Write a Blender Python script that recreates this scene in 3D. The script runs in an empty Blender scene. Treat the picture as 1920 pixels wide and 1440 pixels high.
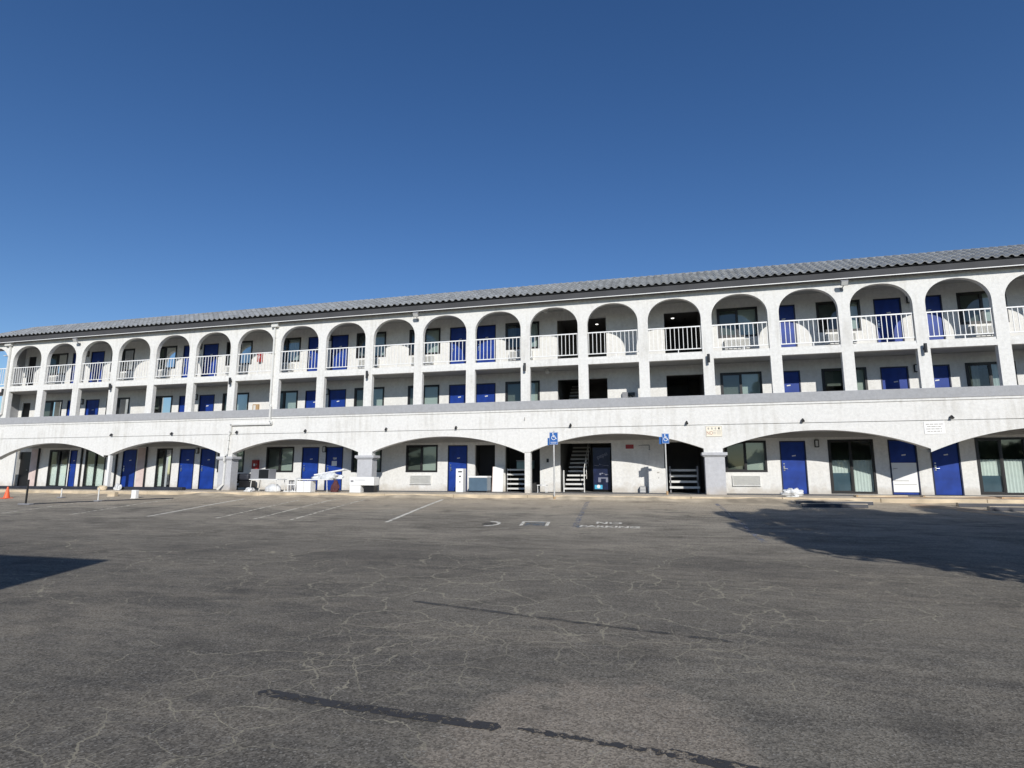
import bpy, bmesh, math, random
from mathutils import Vector, Matrix
random.seed(7)
R = math.radians
sc = bpy.context.scene
COL = sc.collection

# ------------------------------------------------------------------ camera
cam_d = bpy.data.cameras.new('camera'); cam = bpy.data.objects.new('camera', cam_d); COL.objects.link(cam)
cam.location = (37.99, -23.487, 0.827)
cam.rotation_euler = (math.pi/2 + 0.15561, 0, 0.25352)
cam_d.sensor_width = 36; cam_d.lens = 36*1064.33/1920
cam_d.clip_start = 0.1; cam_d.clip_end = 3000
sc.camera = cam
# ------------------------------------------------------------------ light
SUN_EL = R(28.7); SUN_AZ = R(22.3)          # azimuth east of -y (behind the camera, to the right)
w = bpy.data.worlds.new('World'); sc.world = w; w.use_nodes = True
nt = w.node_tree; nt.nodes.clear()
sky = nt.nodes.new('ShaderNodeTexSky'); sky.sky_type = 'NISHITA'; sky.sun_disc = False
sky.sun_elevation = SUN_EL; sky.sun_rotation = math.pi - SUN_AZ
sky.altitude = 900; sky.air_density = 1.0; sky.dust_density = 0.25; sky.ozone_density = 2.2
bg = nt.nodes.new('ShaderNodeBackground'); bg.inputs[1].default_value = 0.093
wo = nt.nodes.new('ShaderNodeOutputWorld')
hs = nt.nodes.new('ShaderNodeHueSaturation'); hs.inputs['Saturation'].default_value = 1.24; hs.inputs['Value'].default_value = 1.15; hs.inputs['Hue'].default_value = 0.508
nt.links.new(sky.outputs[0], hs.inputs['Color']); nt.links.new(hs.outputs[0], bg.inputs[0]); nt.links.new(bg.outputs[0], wo.inputs[0])
sun_dir = Vector((math.sin(SUN_AZ)*math.cos(SUN_EL), -math.cos(SUN_AZ)*math.cos(SUN_EL), math.sin(SUN_EL)))
sl = bpy.data.lights.new('sun', 'SUN'); sl.energy = 4.3; sl.angle = R(0.5); sl.color = (1.0, 0.965, 0.91)
so = bpy.data.objects.new('sun', sl); COL.objects.link(so)
so.rotation_euler = sun_dir.to_track_quat('Z', 'Y').to_euler(); so.location = (60, -60, 40)
sc.view_settings.view_transform = 'Standard'; sc.view_settings.look = 'None'
sc.view_settings.exposure = 0.0; sc.view_settings.gamma = 1.0
sc.render.engine = 'CYCLES'

# ------------------------------------------------------------------ materials
MAT = {}
def new_mat(name):
    m = bpy.data.materials.new(name); m.use_nodes = True; MAT[name] = m
    n = m.node_tree.nodes; b = n['Principled BSDF']; return m, n, m.node_tree.links, b
def plain(name, col, rough=0.6, metal=0.0, var=0.0, vscale=3.0, bump=0.0, bscale=60.0, spec=0.5):
    m, n, l, b = new_mat(name)
    b.inputs['Roughness'].default_value = rough; b.inputs['Metallic'].default_value = metal
    b.inputs['Specular IOR Level'].default_value = spec
    c = (*col, 1)
    b.inputs['Base Color'].default_value = c
    if var or bump:
        tc = n.new('ShaderNodeTexCoord')
    if var:
        t = n.new('ShaderNodeTexNoise'); t.inputs['Scale'].default_value = vscale; t.inputs['Detail'].default_value = 8
        l.new(tc.outputs['Object'], t.inputs['Vector'])
        r = n.new('ShaderNodeValToRGB'); l.new(t.outputs[0], r.inputs[0])
        r.color_ramp.elements[0].position = 0.3; r.color_ramp.elements[1].position = 0.7
        r.color_ramp.elements[0].color = (*[x*(1-var) for x in col], 1)
        r.color_ramp.elements[1].color = (*[min(1, x*(1+var)) for x in col], 1)
        l.new(r.outputs[0], b.inputs['Base Color'])
    if bump:
        t2 = n.new('ShaderNodeTexNoise'); t2.inputs['Scale'].default_value = bscale; t2.inputs['Detail'].default_value = 6
        l.new(tc.outputs['Object'], t2.inputs['Vector'])
        bp = n.new('ShaderNodeBump'); bp.inputs['Strength'].default_value = bump; bp.inputs['Distance'].default_value = 0.02
        l.new(t2.outputs[0], bp.inputs['Height']); l.new(bp.outputs[0], b.inputs['Normal'])
    return m

def stucco(name, col, dirt=(0.55, 0.52, 0.46), dirt_amt=0.25):
    """painted stucco: fine lace texture, blotchy wear, faint vertical run-off streaks"""
    m, n, l, b = new_mat(name)
    b.inputs['Roughness'].default_value = 0.9; b.inputs['Specular IOR Level'].default_value = 0.2
    tc = n.new('ShaderNodeTexCoord')
    big = n.new('ShaderNodeTexNoise'); big.inputs['Scale'].default_value = 0.7; big.inputs['Detail'].default_value = 9; big.inputs['Roughness'].default_value = 0.65
    l.new(tc.outputs['Object'], big.inputs['Vector'])
    mp = n.new('ShaderNodeMapping'); mp.inputs['Scale'].default_value = (5.0, 5.0, 0.45); l.new(tc.outputs['Object'], mp.inputs['Vector'])
    st = n.new('ShaderNodeTexNoise'); st.inputs['Scale'].default_value = 1.2; st.inputs['Detail'].default_value = 6; l.new(mp.outputs[0], st.inputs['Vector'])
    mul = n.new('ShaderNodeMath'); mul.operation = 'MULTIPLY'; l.new(big.outputs[0], mul.inputs[0]); l.new(st.outputs[0], mul.inputs[1])
    rp = n.new('ShaderNodeMapRange'); rp.inputs[1].default_value = 0.24; rp.inputs[2].default_value = 0.42; rp.inputs[3].default_value = 0; rp.inputs[4].default_value = dirt_amt
    l.new(mul.outputs[0], rp.inputs[0])
    mx = n.new('ShaderNodeMix'); mx.data_type = 'RGBA'; mx.inputs[6].default_value = (*col, 1); mx.inputs[7].default_value = (*[a*b_ for a, b_ in zip(col, dirt)], 1)
    l.new(rp.outputs[0], mx.inputs[0])
    lace = n.new('ShaderNodeTexNoise'); lace.inputs['Scale'].default_value = 9; lace.inputs['Detail'].default_value = 10; lace.inputs['Roughness'].default_value = 0.7
    l.new(tc.outputs['Object'], lace.inputs['Vector'])
    lr = n.new('ShaderNodeMapRange'); lr.inputs[1].default_value = 0.35; lr.inputs[2].default_value = 0.65; lr.inputs[3].default_value = 0.89; lr.inputs[4].default_value = 1.04
    l.new(lace.outputs[0], lr.inputs[0])
    vm = n.new('ShaderNodeVectorMath'); vm.operation = 'SCALE'; l.new(mx.outputs[2], vm.inputs[0]); l.new(lr.outputs[0], vm.inputs['Scale'])
    geo = n.new('ShaderNodeNewGeometry'); sz = n.new('ShaderNodeSeparateXYZ'); l.new(geo.outputs['Position'], sz.inputs[0])
    gn = n.new('ShaderNodeTexNoise'); gn.inputs['Scale'].default_value = 2.4; gn.inputs['Detail'].default_value = 7; l.new(tc.outputs['Object'], gn.inputs['Vector'])
    ga = n.new('ShaderNodeMath'); ga.operation = 'MULTIPLY_ADD'; ga.inputs[1].default_value = -0.9; l.new(gn.outputs[0], ga.inputs[0]); l.new(sz.outputs[2], ga.inputs[2])
    gm = n.new('ShaderNodeMapRange'); gm.inputs[1].default_value = -0.42; gm.inputs[2].default_value = -0.1; gm.inputs[3].default_value = 0.55; gm.inputs[4].default_value = 0; l.new(ga.outputs[0], gm.inputs[0])
    gx = n.new('ShaderNodeMix'); gx.data_type = 'RGBA'; gx.inputs[7].default_value = (0.42, 0.36, 0.28, 1); l.new(gm.outputs[0], gx.inputs[0]); l.new(vm.outputs[0], gx.inputs[6])
    l.new(gx.outputs[2], b.inputs['Base Color'])
    bp = n.new('ShaderNodeBump'); bp.inputs['Strength'].default_value = 0.5; bp.inputs['Distance'].default_value = 0.02
    fine = n.new('ShaderNodeTexNoise'); fine.inputs['Scale'].default_value = 28; fine.inputs['Detail'].default_value = 8; l.new(tc.outputs['Object'], fine.inputs['Vector'])
    l.new(fine.outputs[0], bp.inputs['Height']); l.new(bp.outputs[0], b.inputs['Normal'])
    return m
M_WALL = stucco('white_stucco', (0.735, 0.728, 0.695), dirt_amt=0.34)
M_IN = stucco('walkway_stucco', (0.74, 0.73, 0.695), dirt_amt=0.18)
M_GREY = stucco('grey_trim_stucco', (0.375, 0.38, 0.39), dirt=(0.8, 0.78, 0.75))
M_PIL = stucco('pale_grey_pillar_stucco', (0.49, 0.495, 0.51), dirt=(0.8, 0.78, 0.75))
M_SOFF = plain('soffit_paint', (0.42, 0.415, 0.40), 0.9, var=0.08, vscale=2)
M_DECK = plain('bounce_cut_deck_coating', (0.13, 0.13, 0.13), 0.8, var=0.15, vscale=2)  # dark coating added to cut light bouncing into the walkways
M_FASC = plain('dark_grey_fascia_paint', (0.072, 0.073, 0.077), 0.8, var=0.12, vscale=1.3, spec=0.1)
M_WHITE = plain('white_paint', (0.80, 0.80, 0.78), 0.45, var=0.03, vscale=5)
M_OFFW = plain('offwhite_metal', (0.66, 0.655, 0.62), 0.5, var=0.05, vscale=6)
M_DARK = plain('dark_bronze_metal', (0.013, 0.012, 0.012), 0.4)
M_BLACK = plain('black_metal', (0.012, 0.012, 0.013), 0.35)
M_BLUE = plain('blue_door_paint', (0.011, 0.042, 0.25), 0.42, var=0.22, vscale=2.6, spec=0.3, bump=0.08, bscale=5)
M_BLUEF = plain('dark_blue_frame_paint', (0.010, 0.016, 0.05), 0.4)
M_STEEL = plain('brushed_steel', (0.55, 0.55, 0.56), 0.3, metal=1.0)
M_GALV = plain('galvanised_post', (0.52, 0.52, 0.50), 0.5, metal=0.3, var=0.1, vscale=8)
M_RED = plain('red_enamel', (0.32, 0.018, 0.015), 0.35)
M_ORANGE = plain('orange_plastic', (0.85, 0.13, 0.04), 0.5)
M_CONC = plain('concrete', (0.50, 0.43, 0.33), 0.9, var=0.3, vscale=1.4, bump=0.4, bscale=30)
M_KERB = plain('kerb_concrete', (0.56, 0.46, 0.32), 0.9, var=0.38, vscale=1.1, bump=0.5, bscale=30)
M_DIRT = plain('tan_sand', (0.46, 0.33, 0.21), 1.0, var=0.25, vscale=3, bump=0.6, bscale=20)
M_GUT = plain('dusty_gutter', (0.36, 0.305, 0.225), 1.0, var=0.35, vscale=1.6, bump=0.6, bscale=25)
M_SIGNB = plain('sign_blue', (0.012, 0.105, 0.36), 0.45)
M_CREAM = plain('cream_sign_face', (0.80, 0.74, 0.60), 0.5)
M_INKR = plain('faded_red_ink', (0.40, 0.20, 0.15), 0.6)
M_INKG = plain('grey_ink', (0.40, 0.38, 0.35), 0.6)
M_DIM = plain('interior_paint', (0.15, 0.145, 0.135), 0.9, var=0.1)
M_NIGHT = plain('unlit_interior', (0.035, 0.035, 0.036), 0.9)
M_CLOTH = plain('white_sheet_plastic', (0.62, 0.63, 0.63), 0.35, var=0.22, vscale=5, bump=1.0, bscale=6)
M_MAROON = plain('maroon_fabric', (0.09, 0.03, 0.032), 0.9, var=0.3, vscale=14)
M_CARD = plain('cardboard', (0.42, 0.28, 0.15), 0.9, var=0.12, vscale=4)
M_TEAL = plain('teal_plastic', (0.16, 0.25, 0.25), 0.4, var=0.1)
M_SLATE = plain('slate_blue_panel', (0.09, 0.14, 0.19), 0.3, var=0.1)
M_GREYM = plain('grey_enamel', (0.24, 0.24, 0.25), 0.4, var=0.06)
M_RUBBER = plain('dark_wet_rubber', (0.022, 0.025, 0.035), 0.6, var=0.3, vscale=3)
M_BARK = plain('bark', (0.10, 0.075, 0.05), 1, var=0.3, vscale=8, bump=0.8, bscale=12)
M_PINK = plain('primer_pink_paint', (0.62, 0.50, 0.46), 0.8, var=0.12, vscale=3)

def leaf_mat():
    m, n, l, b = new_mat('leaves'); b.inputs['Roughness'].default_value = 0.6
    oi = n.new('ShaderNodeTexNoise'); oi.inputs['Scale'].default_value = 1.5
    r = n.new('ShaderNodeValToRGB'); l.new(oi.outputs[0], r.inputs[0])
    r.color_ramp.elements[0].color = (0.03, 0.06, 0.015, 1); r.color_ramp.elements[1].color = (0.09, 0.13, 0.04, 1)
    l.new(r.outputs[0], b.inputs['Base Color']); return m
M_LEAF = leaf_mat()

def tile_mat():
    m, n, l, b = new_mat('grey_clay_tile'); b.inputs['Roughness'].default_value = 0.7
    at = n.new('ShaderNodeAttribute'); at.attribute_name = 'tile_tone'
    mr = n.new('ShaderNodeMapRange'); mr.inputs[3].default_value = 0.78; mr.inputs[4].default_value = 1.2; l.new(at.outputs['Fac'], mr.inputs[0])
    tn = n.new('ShaderNodeTexNoise'); tn.inputs['Scale'].default_value = 11; tn.inputs['Detail'].default_value = 6
    tc = n.new('ShaderNodeTexCoord'); l.new(tc.outputs['Object'], tn.inputs['Vector'])
    m2 = n.new('ShaderNodeMapRange'); m2.inputs[1].default_value = 0.3; m2.inputs[2].default_value = 0.7; m2.inputs[3].default_value = 0.9; m2.inputs[4].default_value = 1.1; l.new(tn.outputs[0], m2.inputs[0])
    mu = n.new('ShaderNodeMath'); mu.operation = 'MULTIPLY'; l.new(mr.outputs[0], mu.inputs[0]); l.new(m2.outputs[0], mu.inputs[1])
    v = n.new('ShaderNodeVectorMath'); v.operation = 'SCALE'; v.inputs[0].default_value = (0.285, 0.297, 0.305); l.new(mu.outputs[0], v.inputs['Scale'])
    l.new(v.outputs[0], b.inputs['Base Color']); return m
M_TILE = tile_mat()

def glass_mat(name, tint, refl):
    m = bpy.data.materials.new(name); m.use_nodes = True; n = m.node_tree.nodes; l = m.node_tree.links; n.clear()
    o = n.new('ShaderNodeOutputMaterial'); mix = n.new('ShaderNodeMixShader')
    tr = n.new('ShaderNodeBsdfTransparent'); tr.inputs[0].default_value = (*tint, 1)
    g = n.new('ShaderNodeBsdfGlossy'); g.inputs['Roughness'].default_value = 0.03; g.inputs[0].default_value = (0.9, 0.95, 0.95, 1)
    lw = n.new('ShaderNodeFresnel'); lw.inputs[0].default_value = 1.5
    ad = n.new('ShaderNodeMath'); ad.operation = 'ADD'; ad.inputs[1].default_value = refl; l.new(lw.outputs[0], ad.inputs[0])
    l.new(ad.outputs[0], mix.inputs[0]); l.new(tr.outputs[0], mix.inputs[1]); l.new(g.outputs[0], mix.inputs[2]); l.new(mix.outputs[0], o.inputs[0])
    return m
M_GLASS = glass_mat('window_glass', (0.78, 0.84, 0.81), 0.04)
M_GLASSD = glass_mat('screened_window_glass', (0.42, 0.45, 0.43), 0.02)
def blind_mat():
    m, n, l, b = new_mat('window_blind'); b.inputs['Roughness'].default_value = 0.7
    tc = n.new('ShaderNodeTexCoord'); wv = n.new('ShaderNodeTexWave'); wv.bands_direction = 'Z'; wv.inputs['Scale'].default_value = 6.5
    l.new(tc.outputs['Object'], wv.inputs['Vector'])
    r = n.new('ShaderNodeValToRGB'); l.new(wv.outputs[0], r.inputs[0])
    r.color_ramp.elements[0].color = (0.30, 0.33, 0.31, 1); r.color_ramp.elements[1].color = (0.50, 0.54, 0.50, 1)
    r.color_ramp.elements[0].position = 0.1; r.color_ramp.elements[1].position = 0.4
    l.new(r.outputs[0], b.inputs['Base Color']); return m
M_BLIND = blind_mat()
M_SHEERG = plain('grey_sheer_curtain', (0.42, 0.46, 0.45), 0.8, var=0.08, vscale=5)
M_REFLW = plain('white_reflection_curtain', (0.80, 0.82, 0.80), 0.8, var=0.05, vscale=5)
def lamp_mat(name, strength):
    m, n, l, b = new_mat(name); b.inputs['Base Color'].default_value = (0.9, 0.9, 0.88, 1)
    b.inputs['Emission Color'].default_value = (1, 0.97, 0.9, 1); b.inputs['Emission Strength'].default_value = strength; return m
M_LIT = lamp_mat('lit_lamp_glass', 2.5)
M_OPAL = plain('opal_glass', (0.62, 0.62, 0.6), 0.3)

# ---- asphalt
def ground_mat():
    m, n, l, b = new_mat('cracked_asphalt'); b.inputs['Roughness'].default_value = 0.95; b.inputs['Specular IOR Level'].default_value = 0.1
    geo = n.new('ShaderNodeNewGeometry'); pos = geo.outputs['Position']
    def noise(scale, detail=6, rough=0.55, vec=None, dist=0.0):
        t = n.new('ShaderNodeTexNoise'); t.inputs['Scale'].default_value = scale; t.inputs['Detail'].default_value = detail
        t.inputs['Roughness'].default_value = rough; t.inputs['Distortion'].default_value = dist; l.new(vec or pos, t.inputs['Vector']); return t.outputs[0]
    def mrange(v, a, b_, c, d):
        r = n.new('ShaderNodeMapRange'); r.inputs[1].default_value = a; r.inputs[2].default_value = b_; r.inputs[3].default_value = c; r.inputs[4].default_value = d
        l.new(v, r.inputs[0]); return r.outputs[0]
    def math_(op, a, b_=None):
        r = n.new('ShaderNodeMath'); r.operation = op
        for i, v in enumerate((a, b_)):
            if v is None: continue
            if isinstance(v, (int, float)): r.inputs[i].default_value = v
            else: l.new(v, r.inputs[i])
        return r.outputs[0]
    def mixc(f, c1, c2):
        x = n.new('ShaderNodeMix'); x.data_type = 'RGBA'
        if isinstance(f, float): x.inputs[0].default_value = f
        else: l.new(f, x.inputs[0])
        for i, c in ((6, c1), (7, c2)):
            if isinstance(c, tuple): x.inputs[i].default_value = (*c, 1)
            else: l.new(c, x.inputs[i])
        return x.outputs[2]
    # broad wear, stretched along the lot
    mp = n.new('ShaderNodeMapping'); mp.inputs['Scale'].default_value = (0.35, 1.0, 1.0); mp.inputs['Rotation'].default_value = (0, 0, 0.12); l.new(pos, mp.inputs['Vector'])
    n1 = noise(0.32, 8, 0.6); n2 = noise(0.9, 8, 0.65, mp.outputs[0]); n3 = noise(6, 5, 0.6, mp.outputs[0])
    base = mixc(mrange(n1, 0.42, 0.58, 0, 1), (0.134, 0.122, 0.102), (0.190, 0.172, 0.140))
    base = mixc(mrange(n2, 0.46, 0.62, 0, 0.85), base, (0.212, 0.188, 0.150))
    base = mixc(mrange(n3, 0.42, 0.66, 0, 0.6), base, (0.088, 0.083, 0.075))
    # tan worn patch by the camera, and dusty band at the kerb
    sx = n.new('ShaderNodeSeparateXYZ'); l.new(pos, sx.inputs[0])
    def blob(cx_, cy_, rx, ry):
        a = math_('DIVIDE', math_('SUBTRACT', sx.outputs[0], cx_), rx); c = math_('DIVIDE', math_('SUBTRACT', sx.outputs[1], cy_), ry)
        d = math_('ADD', math_('MULTIPLY', a, a), math_('MULTIPLY', c, c))
        return mrange(math_('ADD', d, math_('MULTIPLY', math_('SUBTRACT', noise(2.2, 8, 0.65), 0.5), 3.4)), 0.8, 1.35, 1, 0)
    base = mixc(math_('MULTIPLY', blob(37.55, -19.85, 0.85, 1.0), 0.52), base, (0.31, 0.262, 0.205))
    base = mixc(math_('MULTIPLY', blob(38.4, -16.0, 4.5, 0.9), 0.35), base, (0.205, 0.185, 0.150))
    base = mixc(math_('MULTIPLY', blob(33.0, -14.9, 2.6, 0.7), 0.3), base, (0.205, 0.185, 0.150))
    mid = mrange(sx.outputs[1], -14.0, -5.5, 0, 0.7)
    base = mixc(mid, base, mixc(mrange(n2, 0.42, 0.6, 0, 1), (0.190, 0.172, 0.143), (0.345, 0.312, 0.255)))
    mp2 = n.new('ShaderNodeMapping'); mp2.inputs['Scale'].default_value = (0.5, 2.6, 1.0); mp2.inputs['Rotation'].default_value = (0, 0, -0.35); l.new(pos, mp2.inputs['Vector'])
    streak = noise(2.2, 6, 0.6, mp2.outputs[0])
    base = mixc(math_('MULTIPLY', mrange(streak, 0.5, 0.7, 0, 0.8), mrange(sx.outputs[1], -13.0, -6.0, 0.15, 1)), base, (0.33, 0.30, 0.245))
    base = mixc(math_('MULTIPLY', mrange(streak, 0.48, 0.3, 0, 0.7), mrange(sx.outputs[1], -13.0, -6.0, 0.15, 1)), base, (0.095, 0.086, 0.072))
    dusty = mrange(math_('ADD', sx.outputs[1], math_('MULTIPLY', math_('SUBTRACT', noise(0.9, 6), 0.5), 4.5)), -6.2, -2.2, 0, 0.92)
    base = mixc(dusty, base, (0.43, 0.365, 0.275))
    # aggregate speckle
    vo = n.new('ShaderNodeTexVoronoi'); vo.inputs['Scale'].default_value = 78; l.new(pos, vo.inputs['Vector'])
    sp = n.new('ShaderNodeSeparateColor'); l.new(vo.outputs['Color'], sp.inputs[0])
    speck = mrange(sp.outputs[0], 0.0, 1.0, 0.58, 1.42)
    vs = n.new('ShaderNodeVectorMath'); vs.operation = 'SCALE'; l.new(base, vs.inputs[0]); l.new(speck, vs.inputs['Scale'])
    base = vs.outputs[0]
    bright = math_('MULTIPLY', mrange(sp.outputs[1], 0.955, 0.965, 0, 1), 0.55)
    base = mixc(bright, base, (0.33, 0.31, 0.27))
    vo3 = n.new('ShaderNodeTexVoronoi'); vo3.inputs['Scale'].default_value = 30; l.new(pos, vo3.inputs['Vector'])
    s3 = n.new('ShaderNodeSeparateColor'); l.new(vo3.outputs['Color'], s3.inputs[0])
    base = mixc(math_('MULTIPLY', mrange(s3.outputs[0], 0.93, 0.95, 0, 1), 0.22), base, (0.30, 0.27, 0.22))
    # cracks: distorted cell borders
    def cracks(scale, width, mask_scale, m0, m1, seed, dist=0.35):
        off = n.new('ShaderNodeVectorMath'); off.operation = 'ADD'; off.inputs[1].default_value = (seed, seed*1.7, 0)
        l.new(pos, off.inputs[0])
        nz = n.new('ShaderNodeTexNoise'); nz.inputs['Scale'].default_value = 1.9; nz.inputs['Detail'].default_value = 5; nz.inputs['Roughness'].default_value = 0.52; l.new(off.outputs[0], nz.inputs['Vector'])
        sb = n.new('ShaderNodeVectorMath'); sb.operation = 'SUBTRACT'; sb.inputs[1].default_value = (0.5, 0.5, 0.5); l.new(nz.outputs['Color'], sb.inputs[0])
        ss = n.new('ShaderNodeVectorMath'); ss.operation = 'SCALE'; ss.inputs['Scale'].default_value = dist*2; l.new(sb.outputs[0], ss.inputs[0])
        aa = n.new('ShaderNodeVectorMath'); aa.operation = 'ADD'; l.new(off.outputs[0], aa.inputs[0]); l.new(ss.outputs[0], aa.inputs[1])
        v = n.new('ShaderNodeTexVoronoi'); v.feature = 'DISTANCE_TO_EDGE'; v.voronoi_dimensions = '2D'; v.inputs['Scale'].default_value = scale; l.new(aa.outputs[0], v.inputs['Vector'])
        wn = math_('MULTIPLY', mrange(noise(5.0, 4, 0.6, off.outputs[0]), 0.3, 0.7, 0.45, 1.4), mrange(sx.outputs[1], -20.0, -13.0, 0.85, 2.0))
        e = math_('DIVIDE', v.outputs['Distance'], math_('MULTIPLY', wn, width*scale))
        line = mrange(e, 0.55, 1.1, 1, 0)
        mask = mrange(noise(mask_scale, 3, 0.6, off.outputs[0]), m0, m1, 0, 1)
        return math_('MULTIPLY', line, mask)
    zone = math_('MAXIMUM', blob(36.2, -15.6, 3.6, 2.6), math_('MULTIPLY', blob(35.6, -20.0, 1.3, 1.6), 1.0))
    c1 = cracks(0.42, 0.0105, 0.35, 0.46, 0.52, 5.1, 0.42)
    c2 = math_('MULTIPLY', cracks(1.25, 0.0105, 0.30, 0.34, 0.42, 14.3, 0.3), zone)
    c3 = math_('MULTIPLY', cracks(2.6, 0.0075, 0.45, 0.46, 0.52, 27.7, 0.16), mrange(noise(0.5, 4), 0.46, 0.54, 0, 1))
    cc = math_('MAXIMUM', math_('MAXIMUM', c1, math_('MULTIPLY', c2, 0.85)), math_('MULTIPLY', c3, 0.6))
    nearm = mrange(sx.outputs[1], -8.0, -13.0, 0.1, 1)
    cc = math_('MULTIPLY', cc, nearm)
    halo = mrange(noise(1.1, 5), 0.60, 0.68, 0, 0.35)
    base = mixc(halo, base, (0.062, 0.058, 0.052))
    base = mixc(math_('MULTIPLY', cc, 0.66), base, (0.38, 0.345, 0.255))
    l.new(base, b.inputs['Base Color'])
    bp = n.new('ShaderNodeBump'); bp.inputs['Strength'].default_value = 0.4; bp.inputs['Distance'].default_value = 0.008
    h = math_('SUBTRACT', math_('ADD', math_('MULTIPLY', vo.outputs['Distance'], 0.6), math_('MULTIPLY', noise(14, 6), 0.8)), math_('MULTIPLY', cc, 0.5))
    l.new(h, bp.inputs['Height']); l.new(bp.outputs[0], b.inputs['Normal'])
    return m
M_ASPH = ground_mat()
def worn_paint(name, col, lo, hi, scale=7):
    """road paint worn through to the asphalt in flecks"""
    m = bpy.data.materials.new(name); m.use_nodes = True; n = m.node_tree.nodes; l = m.node_tree.links
    b = n['Principled BSDF']; b.inputs['Base Color'].default_value = (*col, 1); b.inputs['Roughness'].default_value = 0.8
    o = n['Material Output']; mix = n.new('ShaderNodeMixShader'); tr = n.new('ShaderNodeBsdfTransparent')
    geo = n.new('ShaderNodeNewGeometry'); t = n.new('ShaderNodeTexNoise'); t.inputs['Scale'].default_value = scale; t.inputs['Detail'].default_value = 8; t.inputs['Roughness'].default_value = 0.7
    l.new(geo.outputs['Position'], t.inputs['Vector'])
    r = n.new('ShaderNodeMapRange'); r.inputs[1].default_value = lo; r.inputs[2].default_value = hi; l.new(t.outputs[0], r.inputs[0])
    l.new(r.outputs[0], mix.inputs[0]); l.new(tr.outputs[0], mix.inputs[1]); l.new(b.outputs[0], mix.inputs[2]); l.new(mix.outputs[0], o.inputs[0])
    return m
P_WHITE = worn_paint('worn_white_road_paint', (0.66, 0.63, 0.55), 0.33, 0.50)
P_FADE = worn_paint('faded_white_road_paint', (0.58, 0.54, 0.45), 0.38, 0.56)
P_BLUE = worn_paint('worn_blue_road_paint', (0.18, 0.21, 0.28), 0.45, 0.68)
P_BLUE2 = worn_paint('faded_blue_road_paint', (0.12, 0.16, 0.20), 0.44, 0.62)
P_TAR = worn_paint('worn_tar_seal', (0.040, 0.039, 0.040), 0.43, 0.50, 14)
P_TAR2 = worn_paint('thin_tar_seal', (0.068, 0.066, 0.062), 0.38, 0.62, 4)
P_DUST = worn_paint('pale_joint_dust', (0.22, 0.20, 0.16), 0.38, 0.6, 3)

# ------------------------------------------------------------------ mesh helpers
class MB:
    def __init__(s): s.v = []; s.f = []; s.mi = []; s.cur = 0
    def q(s, *p):
        i = len(s.v); s.v += [tuple(a) for a in p]; s.f.append(tuple(range(i, i+len(p)))); s.mi.append(s.cur)
    def box(s, x0, x1, y0, y1, z0, z1, rot=None, piv=None):
        c = [Vector((x, y, z)) for z in (z0, z1) for y in (y0, y1) for x in (x0, x1)]
        if rot is not None:
            pv = Vector(piv) if piv else Vector(((x0+x1)/2, (y0+y1)/2, (z0+z1)/2))
            c = [rot @ (a-pv) + pv for a in c]
        i = len(s.v); s.v += [tuple(a) for a in c]
        for f in ((0, 2, 3, 1), (4, 5, 7, 6), (0, 1, 5, 4), (2, 6, 7, 3), (0, 4, 6, 2), (1, 3, 7, 5)):
            s.f.append(tuple(i+k for k in f)); s.mi.append(s.cur)
        return s
    def tube(s, a, b, r0, r1=None, n=10, caps=True):
        a, b = Vector(a), Vector(b); r1 = r0 if r1 is None else r1
        d = (b-a).normalized(); u = d.orthogonal().normalized(); w_ = d.cross(u)
        i = len(s.v)
        for p, r in ((a, r0), (b, r1)):
            for k in range(n):
                t = 2*math.pi*k/n; s.v.append(tuple(p + (u*math.cos(t)+w_*math.sin(t))*r))
        for k in range(n):
            s.f.append((i+k, i+(k+1) % n, i+n+(k+1) % n, i+n+k)); s.mi.append(s.cur)
        if caps:
            s.f.append(tuple(i+n-1-k for k in range(n))); s.mi.append(s.cur)
            s.f.append(tuple(i+n+k for k in range(n))); s.mi.append(s.cur)
        return s
    def path(s, pts, r, n=8):
        for a, b in zip(pts, pts[1:]): s.tube(a, b, r, n=n)
        return s
    def ring(s, c, ax, R_, r, a0=0, a1=2*math.pi, n=20, m=6):
        ax = Vector(ax).normalized(); u = ax.orthogonal().normalized(); w_ = ax.cross(u); c = Vector(c)
        pts = [c+(u*math.cos(a0+(a1-a0)*k/n)+w_*math.sin(a0+(a1-a0)*k/n))*R_ for k in range(n+1)]
        return s.path(pts, r, m)
    def dome(s, c, r, ax='z', half=1, n=12, m=6, sq=1.0):
        i = len(s.v); c = Vector(c)
        for j in range(m+1):
            p = (math.pi/2 if half else math.pi)*j/m
            for k in range(n):
                t = 2*math.pi*k/n; a = r*math.sin(p)*math.cos(t); b = r*math.sin(p)*math.sin(t); h = r*math.cos(p)*sq
                s.v.append(tuple(c + (Vector((a, b, h)) if ax == 'z' else Vector((a, b, -h)) if ax == '-z' else Vector((a, -h, b)))))
        for j in range(m):
            for k in range(n):
                s.f.append((i+j*n+k, i+j*n+(k+1) % n, i+(j+1)*n+(k+1) % n, i+(j+1)*n+k)); s.mi.append(s.cur)
        return s
    def build(s, name, mats, parent=None, smooth=False, bevel=0):
        me = bpy.data.meshes.new(name); me.from_pydata(s.v, [], s.f)
        mats = mats if isinstance(mats, (list, tuple)) else [mats]
        for m in mats: me.materials.append(m)
        for p, k in zip(me.polygons, s.mi): p.material_index = k; p.use_smooth = smooth
        me.validate()
        bm = bmesh.new(); bm.from_mesh(me); bmesh.ops.recalc_face_normals(bm, faces=bm.faces); bm.to_mesh(me); bm.free()
        o = bpy.data.objects.new(name, me); COL.objects.link(o)
        if parent: o.parent = parent
        if bevel:
            b = o.modifiers.new('bevel', 'BEVEL'); b.width = bevel; b.segments = 2; b.limit_method = 'ANGLE'
        return o
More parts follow.
